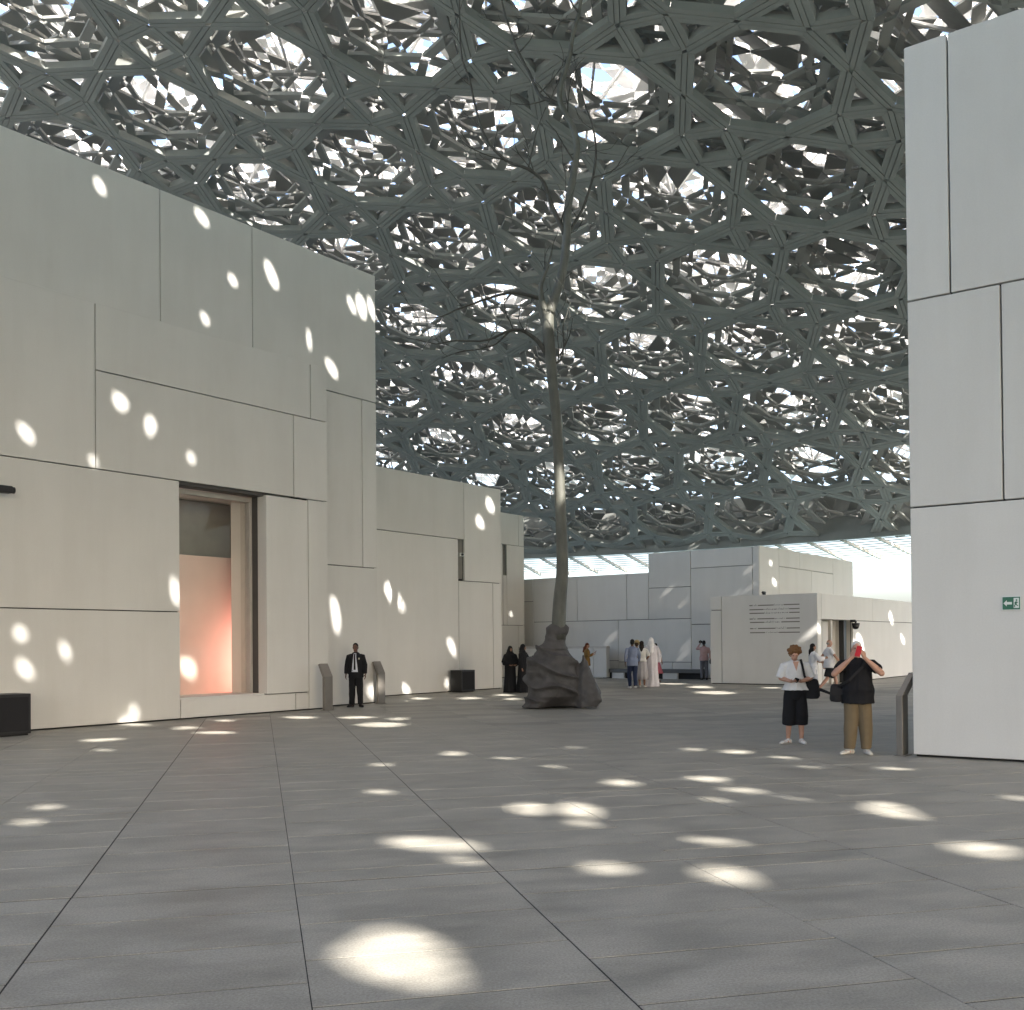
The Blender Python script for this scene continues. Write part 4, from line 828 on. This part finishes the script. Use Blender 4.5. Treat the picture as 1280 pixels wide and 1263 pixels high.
for i, p in enumerate(co):
    u = p[2] * 7.0 + 2.6 * p[0] + 1.5 * noise.noise(Vector((p[0] * 1.5, p[1] * 1.5, p[2] * 1.2)))
    ridge = (1 - abs(math.sin(u))) ** 2.2
    amp = .12 if .15 < p[2] < 1.55 and p[0] < .45 else .02
    d = (-.03 if p[2] < 1.5 else 0) + amp * ridge + (.06 if p[2] < 1.5 else .015) * noise.noise(Vector(p) * 2.1) + .025 * noise.noise(Vector(p) * 6)
    q = p + no[i] * d
    if p[2] < .30 and -.55 < p[0] < .42 and p[1] < .1: q[1] += .55 * (1 - p[2] / .30) * math.cos((p[0] + .06) / .49 * 1.5)   # hollow under the front
    q[2] = max(q[2], .0); new[i] = q
me.vertices.foreach_set('co', new.ravel()); me.update()
sb = link('stone_base', me, M['stone']); sb.location = (1.19, 26.35, 0)
sb['label'] = 'dark rippled stone base with a pointed lobe holding the bare tree'; sb['category'] = 'stone base'

# ------------------------------------------------------------------ small things on the plaza
M['steel'] = mat('bronze_steel', (.16, .145, .125), .42, metal=.25, var=.08, scale=6)
M['steel_top'] = mat('plaque_face', (.20, .18, .16), .45)
def plaque(pos, rz, label):
    t = thing('plaque_stand', label, 'plaque stand', (*pos, 0), 'bent metal plaque stands', rz)      # local -y is the reading side
    link('post', box_mesh('post', -.14, .14, -.045, .045, 0, .862, .006), M['steel'], t)
    b = MB(); p = [(-.045, .855), (.14, 1.19), (.195, 1.165), (.048, .862)]
    v = [(x, y, z) for x in (-.14, .14) for y, z in p]; b.add(v, [(0, 1, 2, 3), (7, 6, 5, 4), (0, 4, 5, 1), (1, 5, 6, 2), (2, 6, 7, 3), (3, 7, 4, 0)])
    b.obj('plaque', M['steel_top'], t)
    link('base_plate', box_mesh('base_plate', -.16, .16, -.07, .09, 0, .012, .003), M['steel'], t)
plaque((-4.70, 26.25), RZW, 'metal plaque stand to the left of the suited man')
plaque((-3.72, 29.15), RZW, 'metal plaque stand behind the suited man, to his right')
plaque((5.60, 14.86), RZW + math.pi, 'metal plaque stand seen edge-on at the corner of the right building')
def black_box(pos, rz, sx, sy, h, label):
    t = thing('black_box', label, 'box', (*pos, 0), None, rz)
    link('housing', box_mesh('housing', -sx / 2, sx / 2, -sy / 2, sy / 2, .03, h, .012, 2), M['dark'], t)
    link('plinth', box_mesh('plinth', -sx / 2 + .04, sx / 2 - .04, -sy / 2 + .04, sy / 2 - .04, 0, .031), M['joint'], t)
    link('grille', box_mesh('grille', -sx / 2 + .05, sx / 2 - .05, -sy / 2 - .008, -sy / 2 + .004, .09, h - .06, .003), M['black_cloth'], t)
def on_wall(P0, x, y): return (P0[0] + W[0] * x - E_[0] * y, P0[1] + W[1] * x - E_[1] * y)
black_box(on_wall((-7.501, 23.339), -4.42, -.58), RZW, .90, .58, .79, 'black loudspeaker box by the wall at the left edge')
black_box(on_wall((-.373, 38.097), -2.72, -.33), RZW, .74, .50, .76, 'black loudspeaker box against the second building')
# exit sign
M['green'] = mat('exit_green', (.012, .12, .06), .35, var=.02); M['signwhite'] = mat('sign_white', (.70, .74, .70), .4, var=.02)
ex = thing('exit_sign', 'small green and white exit sign on the right building wall', 'sign', (5.665 + .806 * 1.31, 14.649 - .592 * 1.31, 2.135), rotz=RZE)
link('board', box_mesh('board', -.118, .118, -.016, -.001, -.094, .094, .003), M['signwhite'], ex)
link('green_field', box_mesh('green_field', -.108, .108, -.019, -.0165, -.084, .084), M['green'], ex)
def prism(name, pts, y0, y1, material, par):
    n = len(pts); return link(name, mesh(name, [(x, y0, z) for x, z in pts] + [(x, y1, z) for x, z in pts], [tuple(range(n)), tuple(range(2 * n - 1, n - 1, -1))] + [(k, k + n, (k + 1) % n + n, (k + 1) % n) for k in range(n)]), material, par)
prism('arrow', [(-.095, 0), (-.055, .042), (-.055, .017), (.008, .017), (.008, -.017), (-.055, -.017), (-.055, -.042)], -.022, -.0195, M['signwhite'], ex)
prism('door_symbol', [(.03, -.066), (.096, -.066), (.096, .07), (.03, .07)], -.022, -.0195, M['signwhite'], ex)
rn = MB()
for a_, c_, w_ in (((.062, .022), (.056, -.012), .020), ((.056, -.010), (.040, -.032), .012), ((.040, -.032), (.044, -.056), .010), ((.057, -.010), (.070, -.030), .012), ((.070, -.030), (.086, -.036), .010), ((.062, .020), (.046, .008), .009), ((.046, .008), (.040, -.006), .008), ((.062, .020), (.076, .006), .009), ((.076, .006), (.084, .014), .008)): rn.bar((a_[0], -.0235, a_[1]), (c_[0], -.0235, c_[1]), w_, .003, up=(0, 1, 0))
rn.tube([(.066, -.025, .040), (.066, -.022, .040)], .011, 10); rn.obj('running_figure', M['green'], ex)
# cameras and the wall fitting
def camera_thing(name, label, cat, loc, rz, sc=1.):
    t = thing(name, label, cat, loc, None, rz)
    link('bracket', box_mesh('bracket', -.03 * sc, .03 * sc, -.12 * sc, 0, .05 * sc, .11 * sc, .006), M['dark'], t)
    b = MB(); b.tube([(0, -.12 * sc, .08 * sc), (0, -.12 * sc, 0)], .025 * sc, 10); b.tube([(0, -.12 * sc, .03 * sc), (0, -.12 * sc, -.03 * sc)], [.095 * sc, .085 * sc], 16); b.obj('housing', M['dark'], t, True)
    d = MB(); ball(d, (0, -.12 * sc, -.04 * sc), .08 * sc, 14, 10); d.obj('dome_glass', M['phone'], t, True)
camera_thing('security_camera', 'black dome camera hanging beside the pavilion doorway', 'camera', (11.31 + W[0] * 3.72, 38.18 + W[1] * 3.72, 2.30), RZW, 1.7)
t = thing('security_camera', 'small white camera inside the dark slot of the second building', 'camera', (-.373 + W[0] * -2.33, 38.097 + W[1] * -2.33, 4.80), None, RZW)
link('housing', box_mesh('housing', -.10, .14, -.02, .20, -.06, .06, .015, 2), M['signwhite'], t); b = MB(); b.tube([(0, -.02, 0), (0, -.07, 0)], .045, 14); b.obj('lens', M['phone'], t, True); link('bracket', box_mesh('bracket', -.02, .02, .2, .41, -.02, .02), M['dark'], t)
t = thing('wall_spotlight', 'black fitting jutting from the wall at the left edge', 'spotlight', (*on_wall((-7.501, 23.339), -4.42, 0), 4.70), None, RZW)
link('arm', box_mesh('arm', -.04, .04, -.25, 0, -.03, .03), M['dark'], t); link('housing', box_mesh('housing', -.42, .36, -.42, -.24, -.07, .07, .02, 2), M['dark'], t); b = MB(); b.tube([(.36, -.33, 0), (.42, -.33, 0)], [.06, .065], 14); b.obj('lens_hood', M['dark'], t, True)
# engraved lines on the pavilion front
sx = lambda z: -2.67 + (z - 97) / (458 - 97) * 1.99
rowz = (3.035, 2.875, 2.735, 2.52, 2.385, 2.15, 1.99)
cut = {0: [(97, 118), (160, 275), (345, 458)], 1: [(97, 200), (385, 458)], 2: [(97, 205), (385, 458)], 3: [(97, 122), (155, 280), (362, 458)], 4: [(100, 205), (328, 458)], 5: [(100, 122), (158, 285), (365, 458)], 6: [(100, 210), (312, 458)]}
txt = {0: [(120, 158), (278, 342)], 1: [(203, 382)], 2: [(208, 382)], 3: [(125, 152), (283, 358)], 4: [(208, 324)], 5: [(125, 155), (288, 362)], 6: [(214, 308)]}
let = MB(); rl = random.Random(9)
M['letter'] = mat('engraving', (.16, .155, .145), .8)
for r_, z in enumerate(rowz):
    for a_, c_ in cut[r_]: link('engraved_line', box_mesh('engraved_line', sx(a_), sx(c_), -.004, .004, z - .019, z + .019), M['steel'], PV)
    for a_, c_ in txt[r_]:
        x = sx(a_)
        while x < sx(c_) - .02:
            w_ = rl.uniform(.012, .045); h_ = rl.uniform(.02, .06)
            if rl.random() < .3: let.box(x, x + .012, -.003, .002, z - .02, z + h_)
            else: let.box(x, x + w_, -.003, .002, z - rl.uniform(.005, .022), z + rl.uniform(.004, .016))
            x += w_ + rl.uniform(.004, .02)
let.obj('lettering', M['letter'], PV, kind='stuff')
# long bench along the far wall
be = thing('bench', 'long dark stone bench along the foot of the far wall', 'bench', (8.6, 46.5, 0), rotz=RZE)
M['bench'] = mat('dark_bench', (.10, .10, .098), .5)
for x0, x1 in ((-5.8, -2.78), (-2.77, .40)): link('seat', box_mesh('seat', x0, x1, -1.0, -.40, .27, .44, .01), M['bench'], be)
link('plinth', box_mesh('plinth', -5.7, .3, -.85, -.5, 0, .27), M['joint'], be)
for x0, x1 in ((-5.15, -4.75), (-4.2, -3.55), (-1.55, -.8)): link('support', box_mesh('support', x0, x1, -.95, -.45, 0, .27, .006), M['white'], be)
t = thing('roof_camera', 'small dark fitting on the roof edge of the pavilion', 'camera', (11.31 + .806 * -2.1, 38.18 - .592 * -2.1, 3.44), rotz=RZE)
link('foot', box_mesh('foot', -.05, .05, .03, .13, 0, .05), M['dark'], t); b = MB(); b.tube([(0, .16, .08), (0, -.06, .08)], .05, 12); b.obj('housing', M['dark'], t, True)

bpy.data.scenes.remove(LAB)
